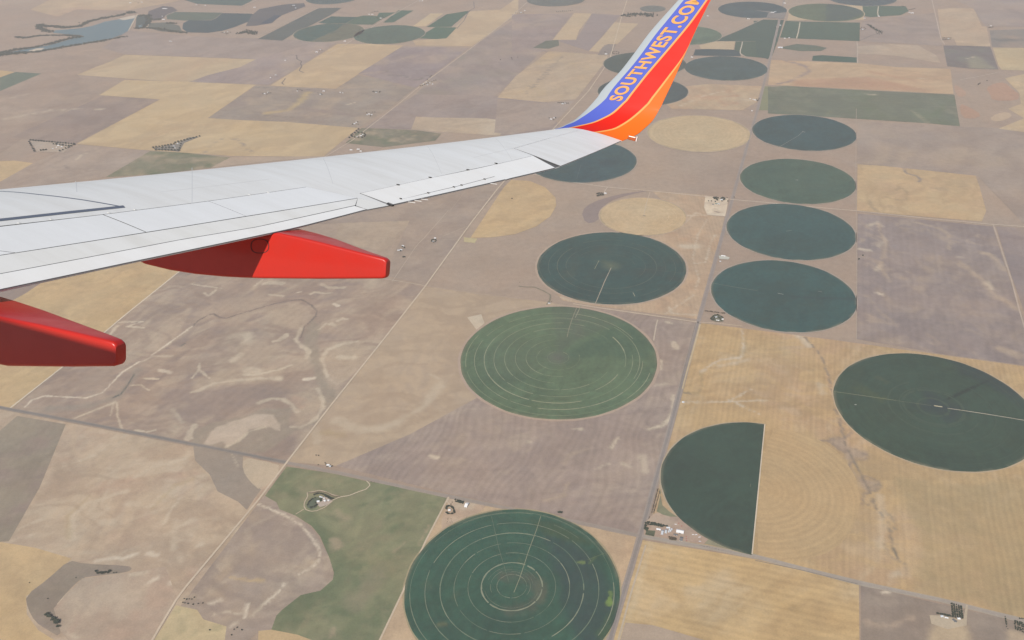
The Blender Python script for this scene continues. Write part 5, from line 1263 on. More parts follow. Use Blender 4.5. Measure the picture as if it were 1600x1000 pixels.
crop_circle('crop_circle', *cX, (.095, .105, .090), 'faint grey green circle at the top edge left of the winglet', nr=16, na=120, marks=[S(A3((240, 10), (440, 5)), (.07, .095, .09), 5, .8, .8)], rim=None)
cY = circle_from_box(1000, 1040, 7, 21)
crop_circle('crop_circle', *cY, (.12, .125, .105), 'small faded green circle close behind the winglet lettering', nr=14, na=90, rim=None)

# ---------------- roads and tracks
ASPH, SHOULD, DIRT = (.225, .195, .172), (.330, .270, .215), (.50, .405, .295)
NS1 = [(925, 1110), (957, 985), (1001, 836), (1046, 672), (1091, 503), (1128, 370), (1150, 290), (1184, 170), (1205, 85), (1230, -20), (1250, -110)]
NS1b = NS1[4:]
ribbon('paved_road', NS1[:5], 11, ASPH, z=2.2)
ribbon('road_verge', NS1[:5], 25, (.290, .240, .200), z=1.8, wob=.12)
ribbon('paved_road', NS1b, 11, (.250, .212, .185), z=2.2)
ribbon('road_verge', NS1b, 24, (.280, .230, .195), z=1.8, wob=.12)
ribbon('ditch', [(1087, 505), (1063, 600), (1040, 700), (1012, 800)], 3, (.19, .16, .13), z=2.0)
ribbon('field_margin', [(1094, 507), (1083, 548), (1070, 590), (1066, 608)], 9, (.46, .36, .22), z=1.95)
ribbon('field_margin', [(1009, 852), (985, 930), (965, 1005)], 7, (.43, .35, .25), z=1.95)
EWA = [(-120, 611), (0, 637), (130, 661), (300, 694), (448, 723), (575, 749), (705, 777), (850, 806), (1002, 838), (1100, 855), (1185, 871), (1345, 912), (1480, 940), (1600, 971), (1720, 1003)]
ribbon('country_road', EWA[:5], 10, (.185, .165, .145), z=2.1)
ribbon('road_verge', EWA[:5], 22, (.235, .20, .165), z=1.7, wob=.2)
ribbon('country_road', EWA[4:9], 9, (.27, .225, .185), z=2.1)
ribbon('road_verge', EWA[4:9], 20, (.285, .235, .19), z=1.7, wob=.2)
ribbon('country_road', EWA[8:], 9, (.31, .265, .22), z=2.1)
ribbon('road_verge', EWA[8:], 22, (.33, .28, .22), z=1.7, wob=.2)
ribbon('ditch', [(1180, 876), (1260, 893), (1340, 913)], 3, (.19, .17, .14), z=2.0)
ribbon('dirt_road', [(210, 1075), (238, 1000), (280, 930), (340, 858), (402, 784), (448, 723), (520, 630), (600, 530), (665, 447), (735, 350), (780, 292), (865, 201), (920, 142), (952, 95), (972, 24), (990, -30)], 8.5, DIRT, z=2.4)
ribbon('dirt_road', [(425, 262), (505, 247), (550, 220), (620, 165), (660, 132), (725, 84), (790, 34), (850, -20)], 9, (.46, .37, .28), z=2.3)
ribbon('dirt_road', [(510, 85), (540, 70), (585, 40), (620, 20), (655, 0), (680, -15)], 9, (.46, .375, .285), z=2.3)
ribbon('dirt_road', [(505, 425), (580, 434), (620, 439), (665, 447)], 7, (.40, .32, .24), z=2.2)
ribbon('field_track', [(665, 447), (750, 460), (840, 470)], 4, (.36, .28, .22), z=2.0)
ribbon('dirt_road', [(895, 475), (940, 482), (1010, 492), (1091, 504)], 8, (.48, .38, .275), z=2.2)
ribbon('field_track', [(1091, 504), (1115, 505), (1160, 510)], 6, (.46, .36, .25), z=2.2)
ribbon('dirt_road', [(800, 265), (880, 283), (950, 293), (1020, 299), (1100, 307), (1142, 312), (1200, 317), (1270, 324), (1340, 330), (1450, 342), (1550, 351), (1620, 356), (1700, 362)], 9, (.48, .39, .295), z=2.3)
ribbon('dirt_road', [(1552, 352), (1566, 395), (1580, 437), (1592, 483), (1606, 530)], 8, (.40, .32, .25), z=2.3)
ribbon('field_track', [(1338, 170), (1337, 260), (1338, 330), (1338.5, 430), (1338, 530)], 3.5, (.34, .275, .215), z=1.9)
ribbon('field_track', [(613, 440), (651, 384), (662, 373), (700, 330)], 4, (.42, .335, .25), z=2.0)
ribbon('field_track', [(632, 390), (651, 392)], 4, (.26, .22, .18), z=2.0)
ribbon('field_track', [(686, 372), (730, 354)], 3, (.42, .335, .25), z=2.0)
ribbon('field_track', [(690, 375), (722, 374)], 2.5, (.40, .32, .24), z=2.0)
ribbon('dirt_road', [(1456, 0), (1462, 25), (1470, 60), (1476, 70)], 10, (.42, .34, .27), z=2.2)
ribbon('field_track', [(695, 340), (728, 298)], 3, (.36, .28, .21), z=2.0)
ribbon('dirt_road', [(588, 1012), (630, 924), (664, 848), (701, 777)], 7, (.50, .40, .285), z=2.2)
ribbon('field_track', [(573, 752), (579, 758), (572, 765), (560, 769), (545, 775), (531, 777), (520, 782)], 4.5, (.48, .395, .285), z=2.2, step=12)
ribbon('field_track', [(530, 776), (518, 773), (508, 768.5), (499, 766.5), (489, 769), (480, 770), (481, 776), (476, 785), (475, 791), (478, 797), (486, 799.5), (495, 798.5), (508, 793), (520, 783)], 4.0, (.46, .37, .265), z=2.15, step=10)
ribbon('field_track', [(475, 796), (470, 799), (462, 804)], 3.5, (.44, .35, .25), z=2.15)
ribbon('hedge_bank', [(481, 770.5), (490, 770.3), (500, 768.2), (510, 770), (520, 775.3), (532, 776.4)], 5, (.15, .11, .075), z=2.3, step=10)
ribbon('field_track', [(702, 779), (699, 785), (705, 794)], 4, (.46, .37, .27), z=2.2, step=10)
ribbon('field_track', [(949, 293), (945, 299), (943, 304)], 5, (.50, .42, .33), z=2.4)
ribbon('dry_creek', B3((40, 790), (90, 795), (140, 795), (200, 820), (240, 845), (235, 880), (215, 905)), 8, (.20, .175, .12), z=2.0, wob=.6, step=15)
ribbon('field_track', B3((430, 915), (410, 960), (395, 990)), 4, (.26, .25, .17), z=4.6)
ribbon('field_track', C3((910, 0), (900, 40), (885, 130)), 7, (.44, .36, .27), z=1.9)
ribbon('field_track', A4((690, 40), (685, 80), (690, 105)), 12, (.44, .38, .28), z=2.4)
ribbon('field_track', A4((200, 140), (190, 200), (178, 242)), 12, (.44, .38, .28), z=2.4)
ribbon('field_track', E3((960, 525), (950, 580), (930, 640), (935, 675), (960, 695), (1010, 712)), 10, (.46, .40, .31), z=2.4)
ribbon('field_track', E3((600, 515), (680, 470), (900, 378), (1220, 242)), 12, (.36, .29, .22), z=2.4)
ribbon('field_track', E1((10, 385), (60, 290), (120, 180)), 16, (.46, .38, .28), z=3.0)
ribbon('dirt_road', E1((215, 355), (260, 310), (265, 285)), 12, (.46, .38, .28), z=2.4)
ribbon('dirt_road', E1((460, 210), (500, 180), (580, 150)), 10, (.44, .37, .28), z=2.4)
ribbon('dirt_road', E1((1380, 95), (1480, 55), (1640, -10)), 10, (.44, .37, .28), z=2.4)
ribbon('dirt_road', E2((0, 465), (160, 390), (480, 250), (770, 105), (1060, 90)), 9, (.42, .34, .26), z=2.4)
ribbon('dry_creek', E2((505, 690), (515, 740), (570, 770), (555, 800), (575, 825), (540, 885), (600, 910)), 10, (.13, .11, .095), z=2.0, wob=.6, step=20)
ribbon('dry_creek', A2((185, 490), (162, 520), (175, 530)), 9, (.15, .12, .10), z=2.0, wob=.6, step=20)
ribbon('dry_creek', A2((1360, 10), (1365, 50), (1330, 70), (1300, 130), (1255, 180)), 10, (.17, .14, .13), z=2.0, wob=.6, step=20)
ribbon('field_track', A4((555, 260), (560, 300), (558, 395)), 10, (.40, .33, .26), z=2.2)
ribbon('field_track', A4((1200, 500), (1340, 475), (1430, 455)), 8, (.42, .35, .27), z=2.2, wob=.5)
ribbon('field_track', A4((575, 255), (640, 225), (720, 200), (680, 190), (610, 150)), 10, (.17, .15, .13), z=2.0, wob=.7, step=30)

# ---------------- the lake with its dam
m, nt, b, _ = new_mat('lake_water')
b.inputs['Base Color'].default_value = (.060, .125, .130, 1)
b.inputs['Roughness'].default_value = 0.32
geo = nt.nodes.new('ShaderNodeNewGeometry')
nz = noise_node(nt, geo.outputs['Position'], 1 / 12, 4, .6)
bp = nt.nodes.new('ShaderNodeBump')
bp.inputs['Strength'].default_value = .25
bp.inputs['Distance'].default_value = 1.0
nt.links.new(nz.outputs[0], bp.inputs['Height'])
nt.links.new(bp.outputs[0], b.inputs['Normal'])
WATER = m
lake = A1((860, 98), (805, 192), (760, 218), (700, 240), (600, 262), (520, 275), (420, 290), (330, 310), (240, 322), (100, 336), (0, 345), (-60, 352), (-60, 338), (0, 335), (90, 320), (200, 302), (300, 285), (400, 258), (470, 236), (525, 228), (500, 220), (430, 216), (330, 206), (345, 190), (430, 184), (500, 178), (580, 162), (660, 135), (740, 122), (800, 108))
o = field('lake', lake, (.1, .1, .1), z=2.0)
o.data.materials.clear(); o.data.materials.append(WATER)
o = field('pond', E1((130, 325), (170, 310), (195, 320), (185, 345), (140, 345)), (.1, .1, .1), z=3.0)
o.data.materials.clear(); o.data.materials.append(WATER)
SAND = (.48, .41, .32)
field('sand_bank', A1((180, 318), (230, 303), (280, 300), (250, 320), (200, 325)), SAND, z=2.3)
field('sand_bank', A1((740, 118), (800, 104), (850, 96), (840, 115), (770, 128)), SAND, z=2.3)

# ---------------- trees, hedges, farms
def leaf_mat(name, col):
    m, nt, b, _ = new_mat(name)
    geo = nt.nodes.new('ShaderNodeNewGeometry')
    n = noise_node(nt, geo.outputs['Position'], .55, 4, .65)
    r = nt.nodes.new('ShaderNodeValToRGB')
    r.color_ramp.elements[0].position, r.color_ramp.elements[1].position = .3, .72
    r.color_ramp.elements[0].color = (*[c * .55 for c in col], 1)
    r.color_ramp.elements[1].color = (*[c * 1.5 for c in col], 1)
    nt.links.new(n.outputs[0], r.inputs[0])
    nt.links.new(r.outputs[0], b.inputs['Base Color'])
    b.inputs['Roughness'].default_value = .8
    b.inputs['Specular IOR Level'].default_value = .1
    return m
LEAF = [leaf_mat('leaf_dark', (.030, .042, .026)), leaf_mat('leaf_green', (.045, .062, .032)), leaf_mat('leaf_brown', (.075, .060, .038))]
BARK = paint('bark', (.09, .065, .045), .9, .1)
def tree_mesh(seed, mat, conifer=False):
    rnd = random.Random(seed)
    V, Fc, MI = [], [], []
    for i in range(2):
        for j in range(6):
            a = math.pi / 3 * j
            r = .07 - .03 * i
            V.append((r * math.cos(a), r * math.sin(a), i * .55))
    for j in range(6):
        Fc.append((j, (j + 1) % 6, 6 + (j + 1) % 6, 6 + j)); MI.append(1)
    # clumps of leaves spread through the crown
    for k in range(46):
        while True:
            p = [rnd.uniform(-1, 1) for _ in range(3)]
            if sum(q * q for q in p) < 1: break
        w = (1 - .7 * (p[2] * .5 + .5)) if conifer else 1
        c = (p[0] * .42 * w, p[1] * .42 * w, .58 + p[2] * .36)
        s = rnd.uniform(.10, .19)
        b0 = len(V)
        for d in ((1, 0, 0), (-1, 0, 0), (0, 1, 0), (0, -1, 0), (0, 0, 1), (0, 0, -.7)):
            V.append(tuple(c[i] + d[i] * s * rnd.uniform(.6, 1.25) for i in range(3)))
        for f in ((0, 2, 4), (2, 1, 4), (1, 3, 4), (3, 0, 4), (2, 0, 5), (1, 2, 5), (3, 1, 5), (0, 3, 5)):
            Fc.append(tuple(b0 + i for i in f)); MI.append(0)
    me = bpy.data.meshes.new('tree')
    me.from_pydata(V, [], Fc)
    me.materials.append(mat); me.materials.append(BARK)
    me.polygons.foreach_set('material_index', np.array(MI, dtype=np.int32))
    me.update()
    return me
TREES = {(k, s): tree_mesh(s + 10 * k, LEAF[k], conifer=s == 3) for k in range(3) for s in range(4)}
trnd = random.Random(5)
def tree(px, py, h, label, group, kind=0, w=1.0):
    g = G(px, py)
    PLANTED.append(dict(px=px, py=py, g=g, label=label, group=group, mesh=(kind, trnd.randrange(4)), seen=h * w / math.hypot(ALT, *g),
                        scale=(h * w * trnd.uniform(.85, 1.2), h * w * trnd.uniform(.85, 1.2), h * trnd.uniform(.85, 1.15)), rot=trnd.uniform(0, 6.28)))
ORD = 'first second third fourth fifth sixth seventh eighth ninth tenth eleventh twelfth thirteenth fourteenth fifteenth sixteenth seventeenth eighteenth nineteenth twentieth'.split()
def plant_all(limit=285):
    """The largest trees one by one, each with its own label; the specks left over as one mass."""
    order = sorted(PLANTED, key=lambda t: -t['seen'])
    keep, rest = order[:limit], order[limit:]
    fam = {}
    for t in keep: fam.setdefault(t['label'], []).append(t)
    for lb, ts in fam.items():
        up = np.ptp([t['py'] for t in ts]) > np.ptp([t['px'] for t in ts])
        ts.sort(key=lambda t: t['py' if up else 'px'])
        for i, t in enumerate(ts):
            o = bpy.data.objects.new('tree', TREES[t['mesh']])
            COL.objects.link(o)
            o.location = (t['g'][0], t['g'][1], .8)
            o.scale, o.rotation_euler[2] = t['scale'], t['rot']
            tag(o, lb if len(ts) == 1 or len(ts) > 20 else ORD[i] + (' from the top, ' if up else ' from the left, ') + lb, 'tree', t['group'])
    V, Fc, n = [], [], 0
    for t in rest:
        me = TREES[t['mesh']]
        co = np.array([v.co for v in me.vertices]) * np.array(t['scale'])
        ca, sa = math.cos(t['rot']), math.sin(t['rot'])
        co = np.column_stack([co[:, 0] * ca - co[:, 1] * sa + t['g'][0], co[:, 0] * sa + co[:, 1] * ca + t['g'][1], co[:, 2] + .8])
        V.append(co); Fc += [tuple(i + n for i in p.vertices) for p in me.polygons]
        n += len(co)
    if V: tag(mesh_obj('far_trees', np.vstack(V), Fc, LEAF[0]), kind='stuff')
PLANTED = []
def tree_row(pts, step, h, label, group, kind=0, w=1.0, jit=.25):
    """Trees along a line of pixels, one every step metres."""
    L = GL(pts)
    d = np.concatenate([[0], np.cumsum(np.linalg.norm(np.diff(L, axis=0), axis=1))])
    q = np.array(pts, float)
    n = max(1, int(round(d[-1] / step)))
    for i in range(n):
        t = (i + .5 + trnd.uniform(-jit, jit)) * d[-1] / n
        tree(np.interp(t, d, q[:, 0]), np.interp(t, d, q[:, 1]), h, label, group, kind, w)
def scrub(name, pts, width, h, n_per=1.0, kind=0, seed=1):
    """A ragged thicket or bank of brush along a line: one mass."""
    rnd = random.Random(seed)
    L = GL(pts)
    d = np.concatenate([[0], np.cumsum(np.linalg.norm(np.diff(L, axis=0), axis=1))])
    V, Fc = [], []
    n = int(d[-1] * width / (h * h) * n_per * .9)
    cen = L.mean(0)
    for _ in range(n):
        t = rnd.uniform(0, d[-1])
        s = h * rnd.uniform(.5, 1.1)
        c = np.array([np.interp(t, d, L[:, 0]), np.interp(t, d, L[:, 1])]) - cen + np.array([rnd.gauss(0, width * .28), rnd.gauss(0, width * .28)])
        b0 = len(V)
        for x, y, z in ((1, 0, .4), (-.9, .1, .35), (.1, 1, .45), (0, -1, .4), (.1, 0, 1), (.6, .6, .75), (-.6, -.5, .8)):
            V.append((c[0] + x * s * rnd.uniform(.6, 1.1), c[1] + y * s * rnd.uniform(.6, 1.1), z * s * rnd.uniform(.7, 1.15)))
        V += [(c[0] + s * .5, c[1], 0), (c[0] - s * .5, c[1] + .3 * s, 0), (c[0], c[1] - .5 * s, 0)]
        for f in ((0, 5, 4), (5, 2, 4), (2, 1, 4), (1, 6, 4), (6, 3, 4), (3, 0, 4), (0, 7, 5), (5, 7, 2), (2, 8, 1), (1, 8, 6), (6, 9, 3), (3, 9, 0)):
            Fc.append(tuple(b0 + i for i in f))
    return tag(mesh_obj(name, V, Fc, LEAF[kind], loc=(cen[0], cen[1], .8)), kind='stuff')

ROOF = {k: paint('roof_' + k, c, .5, .3, dirt=.12) for k, c in dict(white=(.70, .70, .69), grey=(.40, .43, .46), silver=(.55, .58, .60), dark=(.09, .095, .10), brown=(.22, .15, .11), red=(.33, .06, .045), green=(.10, .16, .13)).items()}
WALLM = paint('siding', (.55, .52, .47), .7, .2)
DOORM = paint('door_dark', (.10, .10, .11), .6, .3)
def building(name, px, py, ln, wd, h, roof, label, cat, ang=0.0, group=None, pitch=.28):
    """A gabled building: walls, two roof slopes with eaves, a big door and windows."""
    g = G(px, py)
    root = empty(name, (g[0], g[1], .9))
    root.rotation_euler[2] = TH + ang
    tag(root, label, cat, group)
    rh = wd * pitch
    a, c = ln / 2, wd / 2
    wv = [(-a, -c, 0), (a, -c, 0), (a, c, 0), (-a, c, 0), (-a, -c, h), (a, -c, h), (a, c, h), (-a, c, h), (-a, 0, h + rh), (a, 0, h + rh)]
    wf = [(0, 1, 5, 4), (2, 3, 7, 6), (1, 2, 6, 9, 5), (3, 0, 4, 8, 7), (3, 2, 1, 0)]
    mesh_obj('wall', wv, wf, WALLM, root)
    e, t = .6, .25
    prof = [(-c - e, h - e * rh / c), (0, h + rh), (c + e, h - e * rh / c)]
    rv = [(x, y, z + dz) for x in (-a - e, a + e) for dz in (.05, .05 + t) for y, z in prof]
    rf = [(3, 4, 10, 9)[::-1], (4, 5, 11, 10)[::-1], (0, 1, 7, 6), (1, 2, 8, 7), (0, 3, 4, 1), (1, 4, 5, 2), (6, 7, 10, 9), (7, 8, 11, 10), (0, 6, 9, 3), (2, 5, 11, 8)]
    mesh_obj('roof', rv, rf, ROOF[roof], root)
    dv = [(-ln * .14, -c - .12, 0), (ln * .14, -c - .12, 0), (ln * .14, -c - .12, h * .8), (-ln * .14, -c - .12, h * .8)]
    dv += [(x, y + .10, z) for x, y, z in dv]
    mesh_obj('door', dv, [(0, 1, 2, 3), (0, 3, 7, 4), (1, 5, 6, 2), (3, 2, 6, 7)], DOORM, root)
    return root
def silo(px, py, r, h, label, group):
    g = G(px, py)
    root = empty('grain_bin', (g[0], g[1], .9))
    tag(root, label, 'grain bin', group)
    n = 20
    V = [(r * math.cos(2 * math.pi * j / n), r * math.sin(2 * math.pi * j / n), z) for z in (0, h) for j in range(n)]
    mesh_obj('wall', V, [(j, (j + 1) % n, n + (j + 1) % n, n + j) for j in range(n)], ROOF['silver'], root, True)
    V = [(r * 1.05 * math.cos(2 * math.pi * j / n), r * 1.05 * math.sin(2 * math.pi * j / n), h) for j in range(n)] + [(0, 0, h + r * .5)]
    mesh_obj('roof', V, [(j, (j + 1) % n, n) for j in range(n)], ROOF['silver'], root)
    return root
def vehicle(px, py, ln, wd, h, col, name, label, cat, group, ang=0.0):
    """A farm truck, trailer or implement: body, cab and wheels."""
    g = G(px, py)
    root = empty(name, (g[0], g[1], .9))
    root.rotation_euler[2] = TH + ang
    tag(root, label, cat, group)
    def bx(nm, c, s, mt):
        v = [(c[0] + sx * s[0] / 2, c[1] + sy * s[1] / 2, c[2] + sz * s[2] / 2) for sz in (-1, 1) for sx, sy in ((-1, -1), (1, -1), (1, 1), (-1, 1))]
        mesh_obj(nm, v, [(3, 2, 1, 0), (4, 5, 6, 7), (0, 1, 5, 4), (1, 2, 6, 5), (2, 3, 7, 6), (3, 0, 4, 7)], mt, root)
    bx('body', (-ln * .1, 0, h * .55), (ln * .8, wd, h * .7), ROOF[col])
    bx('cab', (ln * .41, 0, h * .45), (ln * .18, wd * .8, h * .55), ROOF[col])
    for sx in (-.3, .3):
        for sy in (-.45, .45):
            bx('wheel', (ln * sx, wd * sy, h * .13), (h * .26, wd * .12, h * .26), DOORM)

PI = math.pi
# main farm at the crossing
field('farmyard', [(1007, 818), (1020, 805), (1030, 800), (1060, 808), (1085, 822), (1110, 838), (1128, 852), (1100, 851), (1060, 845), (1006, 836)], (.370, .265, .195), z=2.6, cell=8, vary=[(PALE, 50, .5, 3), (MAUVE_D, 60, .4, 6)])
field('farm_grass', [(1033, 770), (1030, 764), (1035, 790), (1046, 800), (1058, 808), (1048, 808), (1036, 805), (1026, 800)], (.20, .19, .115), z=2.7, cell=8, vary=[(GRASS_D, 40, .6, 3)])
field('farm_grass', [(1110, 840), (1125, 848), (1150, 858), (1185, 868), (1130, 857), (1100, 850)], (.24, .22, .14), z=2.75)
field('garden', [(1008, 836), (1010, 829), (1024, 830), (1022, 839)], (.10, .11, .065), z=2.8, cell=4, vary=[(GRASS_D, 12, .8, 3)])
building('barn', 1062.5, 832, 28, 17, 6, 'white', 'large bright white roofed barn at the farm by the crossing', 'barn', 0)
building('shed', 1064.5, 843, 11, 20, 4, 'dark', 'dark roofed shed below the white barn at the crossing', 'shed', 0)
building('shed', 1055.5, 836.5, 16, 7, 4, 'dark', 'low dark lean to at the left foot of the white barn', 'shed', 0)
building('house', 1029, 828.2, 16, 8, 4.5, 'white', 'white farmhouse among trees left of the grey sheds', 'house', 0)
building('shed', 1035, 833, 8, 24, 4.5, 'grey', 'long blue grey shed beside the white farmhouse', 'shed', 0)
building('shed', 1040.5, 831.5, 7, 20, 4.2, 'grey', 'second grey shed between the long shed and the grain bins', 'shed', 0)
building('shed', 1044, 825.5, 14, 8, 4, 'silver', 'silver shed nearest the round grain bins', 'shed', .2)
for i, (x, y) in enumerate(((1046, 829), (1047.6, 831), (1049.4, 828.6), (1044.6, 832))):
    silo(x, y, 3.6, 7, ('leftmost', 'lowest', 'right hand', 'second from left')[0 if i == 3 else (3, 1, 2)[i]] + ' round silver grain bin between the sheds and the white barn', 'grain bins at the crossing farm')
for x, y, c, lb in ((1055.8, 820, 'white', 'white truck parked above the big barn'), (1083, 836, 'white', 'white trailer at the right end of the farmyard'), (1087.8, 836.2, 'white', 'white trailer by the dark crop edge'), (1093, 840, 'white', 'third white trailer towards the cross road'), (1093.6, 846.6, 'silver', 'silver truck nearest the cross road')):
    vehicle(x, y, 9, 3, 3, c, 'truck', lb, 'truck', 'vehicles at the crossing farm', trnd.uniform(-.6, .6))
for x, y, lb in ((1072, 839, 'upper red implement right of the barn'), (1072.3, 842.5, 'middle red implement right of the barn'), (1072.8, 845.5, 'lowest red implement right of the barn'), (1065, 822.6, 'red machine above the white barn'), (1060.5, 818.3, 'dark red machine highest in the farmyard')):
    vehicle(x, y, 6, 3, 2.4, 'red', 'farm_machine', lb, 'farm machine', 'red machines at the crossing farm', trnd.uniform(1, 2))
Lb = 'tree of the upper windbreak row at the crossing farm'
tree_row([(1010, 817), (1022, 818.5), (1034, 821.5), (1044, 824)], 8, 8, Lb, 'crossing farm windbreak', 0, 1.3)
tree_row([(1011, 820), (1024, 821.5), (1036, 824)], 8, 8, 'tree of the lower windbreak row at the crossing farm', 'crossing farm windbreak', 0, 1.3)
tree_row([(1009, 818), (1008, 828)], 7, 9, 'tree beside the paved road at the crossing farm', 'roadside trees at the crossing farm', 0, 1.4)
tree_row([(1012, 826), (1010, 830)], 7, 9, 'tree beside the paved road at the crossing farm', 'roadside trees at the crossing farm', 1, 1.3)
tree_row([(1008, 834), (1023, 838)], 7, 4, 'low garden tree in front of the white farmhouse', 'garden trees at the crossing farm', 1, 1.2)
tree_row([(1045, 840), (1050, 841.5), (1057, 843)], 6, 8, 'tree in the short row left of the dark shed', 'trees by the dark shed', 2, 1.3)
tree_row([(1046, 843), (1057, 845)], 6, 7, 'tree in the short row left of the dark shed', 'trees by the dark shed', 2, 1.3)
scrub('hedge', [(1028.2, 764), (1023, 783), (1018, 802)], 3.5, 2.2, 2, 2, 3)
scrub('hedge', [(1031, 766), (1026, 785), (1021, 802)], 3.5, 2.2, 2, 2, 4)
scrub('hedge', [(1015, 807), (1013, 813)], 3, 2, 2, 2, 5)
scrub('hedge', [(1090, 852), (1110, 856), (1131, 861)], 3, 2, 1.4, 2, 6)

# farm in the corner above the bottom circle
field('farmyard', [(703, 779), (712, 781), (735, 786), (760, 790), (745, 805), (720, 815), (690, 830), (690, 812)], (.385, .28, .195), z=1.3, cell=9, vary=[(PALE, 50, .6, 3)])
building('barn', 729.5, 790.5, 11, 26, 5, 'white', 'white long roofed barn in the sandy corner above the bottom circle', 'barn', -.1)
building('house', 702.3, 798, 9, 9, 4, 'white', 'small white house inside a ring of trees beside the pasture', 'house', .3)
tree_row([(711, 781.5), (725, 785)], 6.5, 7, 'tree in the upper block row by the white barn', 'tree block by the white barn', 0, 1.2)
tree_row([(711, 784), (724, 787.5)], 6.5, 7, 'tree in the lower block row by the white barn', 'tree block by the white barn', 0, 1.2)
tree_row([(714, 782.5), (725, 786.3)], 6.5, 7, 'tree in the middle block row by the white barn', 'tree block by the white barn', 0, 1.2)
tree_row([(708, 784), (704, 788), (706, 792), (709, 793)], 8, 4, 'small tree on the curved drive to the ringed house', 'drive trees', 1, 1.1)
tree_row([(697, 797), (698, 792.5), (702, 791.5), (706, 793), (709, 797), (710, 802), (706, 804), (700, 803.5), (697, 801)], 7, 8, 'tree in the ring around the small white house', 'trees round the small white house', 0, 1.25)
for k in range(10):
    tree(698 + trnd.uniform(0, 10), 813 + trnd.uniform(-3, 5), 2.2, 'low brown bush on the sand at the pasture edge', 'bushes above the bottom circle', 2, 1.4)
for k in range(5):
    tree(730 + trnd.uniform(-3, 6), 812 + trnd.uniform(-4, 1), 2.2, 'low brown bush on the sand above the bottom circle', 'bushes above the bottom circle', 2, 1.4)

# oval farmyard in the pasture
field('farmyard', [(494, 787), (500, 780), (508, 776), (515, 780), (520, 783), (510, 790), (500, 793)], (.40, .33, .27), z=2.0)
field('lawn', [(479, 793), (481, 785), (487, 780), (497, 777), (502, 781), (496, 786), (495, 793), (486, 796)], (.095, .115, .075), z=1.95, cell=6, vary=[((.15, .15, .11), 25, .7, 3)])
building('house', 497.5, 784.5, 11, 9, 4.5, 'white', 'white house in the middle of the oval farmyard', 'house', .4)
building('shed', 508, 783.5, 10, 8, 4, 'white', 'white shed beside the lot of the oval farmyard', 'shed', -.4)
building('shed', 513.8, 783, 7, 7, 4, 'white', 'white shed at the drive entrance of the oval farmyard', 'shed', -.4)
building('shed', 502, 777.3, 15, 5, 3, 'silver', 'long low shed along the top of the oval farmyard', 'shed', -.1)
building('shed', 506.8, 779.4, 5, 5, 3, 'white', 'smallest white hut in the oval farmyard', 'shed', 0)
Lb = 'outer shelterbelt tree of the oval farmyard'
tree_row([(490, 774), (498, 771.5), (505, 773), (512, 776), (518, 779.5), (522, 780)], 6, 7, Lb, 'oval farmyard shelterbelt', 0, 1.2)
tree_row([(507, 775), (513, 778.5), (518, 781.5)], 6, 7, 'inner shelterbelt tree of the oval farmyard', 'oval farmyard shelterbelt', 0, 1.2)
tree_row([(480, 791), (483, 785), (488, 780), (494, 778)], 8, 6, 'tree by the lawn of the oval farmyard', 'oval farmyard lawn trees', 1, 1.3)
tree_row([(485, 794), (492, 792), (496, 789)], 7, 7, 'tree by the lawn of the oval farmyard', 'oval farmyard lawn trees', 0, 1.3)
for x, y in ((501, 781), (501, 783.5), (493.5, 786)):
    tree(x, y, 8, 'round tree beside the white house of the oval farmyard', 'oval farmyard house trees', 1, 1.5)

# farm below the stacked circles
building('house', 1118.5, 496.5, 11, 9, 5, 'grey', 'grey roofed house under trees beside the lowest stacked circle', 'house', .5)
building('shed', 1128.7, 500, 9, 9, 5, 'white', 'bright white shed at the right of the grove by the crossing', 'shed', .6)
building('shed', 1121.5, 501.3, 16, 5, 3.5, 'white', 'long white shed beneath the grove by the crossing', 'shed', 0)
field('lawn', [(1110, 500), (1114, 493), (1122, 491), (1130, 496), (1130, 503), (1118, 503)], (.14, .14, .095), z=2.4)
scrub('hedge', [(1101, 486), (1112, 487.3), (1123, 488.9), (1132, 489.6)], 7, 4.5, 2.5, 2, 7)
Lb = 'outer tree of the grove around the grey roofed house'
tree_row([(1110, 500), (1113, 496), (1117, 493), (1122, 493), (1127, 495.5), (1130, 498)], 9, 8, Lb, 'grove round the grey roofed house', 0, 1.3)
tree_row([(1111, 500.5), (1115, 500.5), (1116, 497)], 8, 9, 'large tree left of the grey roofed house', 'grove round the grey roofed house', 0, 1.4)
tree_row([(1122, 496), (1125, 498), (1127, 502.5)], 9, 7, 'tree right of the grey roofed house', 'grove round the grey roofed house', 1, 1.3)
field('bare_patch', [(1123, 400), (1133, 400), (1140, 403), (1138, 406), (1124, 405)], (.46, .45, .38), z=2.4)
building('shed', 1130, 400.6, 24, 8, 4, 'white', 'lone white shed by the paved road between two dark circles', 'shed', 0)
building('shed', 1125.5, 409, 8, 6, 3, 'silver', 'small silver shed just below the lone white shed', 'shed', 0)

# feedlot farm
Lb = 'tree of the grove on the top of the pale feedlot'
tree_row([(1113, 309.5), (1119, 309.5), (1124, 311)], 11, 11, Lb, 'feedlot grove', 0, 1.3)
tree_row([(1115, 311), (1120, 312), (1121, 314)], 11, 11, Lb, 'feedlot grove', 0, 1.3)
tree_row([(1126, 312), (1129, 309.5), (1132, 311), (1130, 314)], 11, 11, Lb, 'feedlot grove', 0, 1.3)
for x, y in ((1136, 310), (1137.2, 315.3), (1147, 309), (1107, 315), (1111.4, 315), (1117.5, 315.8), (1128, 315)):
    tree(x, y, 9, 'single tree along the edge of the feedlot farm', 'feedlot single trees', 0, 1.2)
building('house', 1127.5, 313, 14, 12, 5, 'silver', 'silver roofed house in the feedlot grove', 'house', 0)
building('shed', 1119, 319, 16, 10, 4, 'green', 'teal roofed shed on the pale feedlot', 'shed', .2)
building('shed', 1114, 320, 12, 10, 4, 'dark', 'dark shed at the left of the pale feedlot', 'shed', .2)
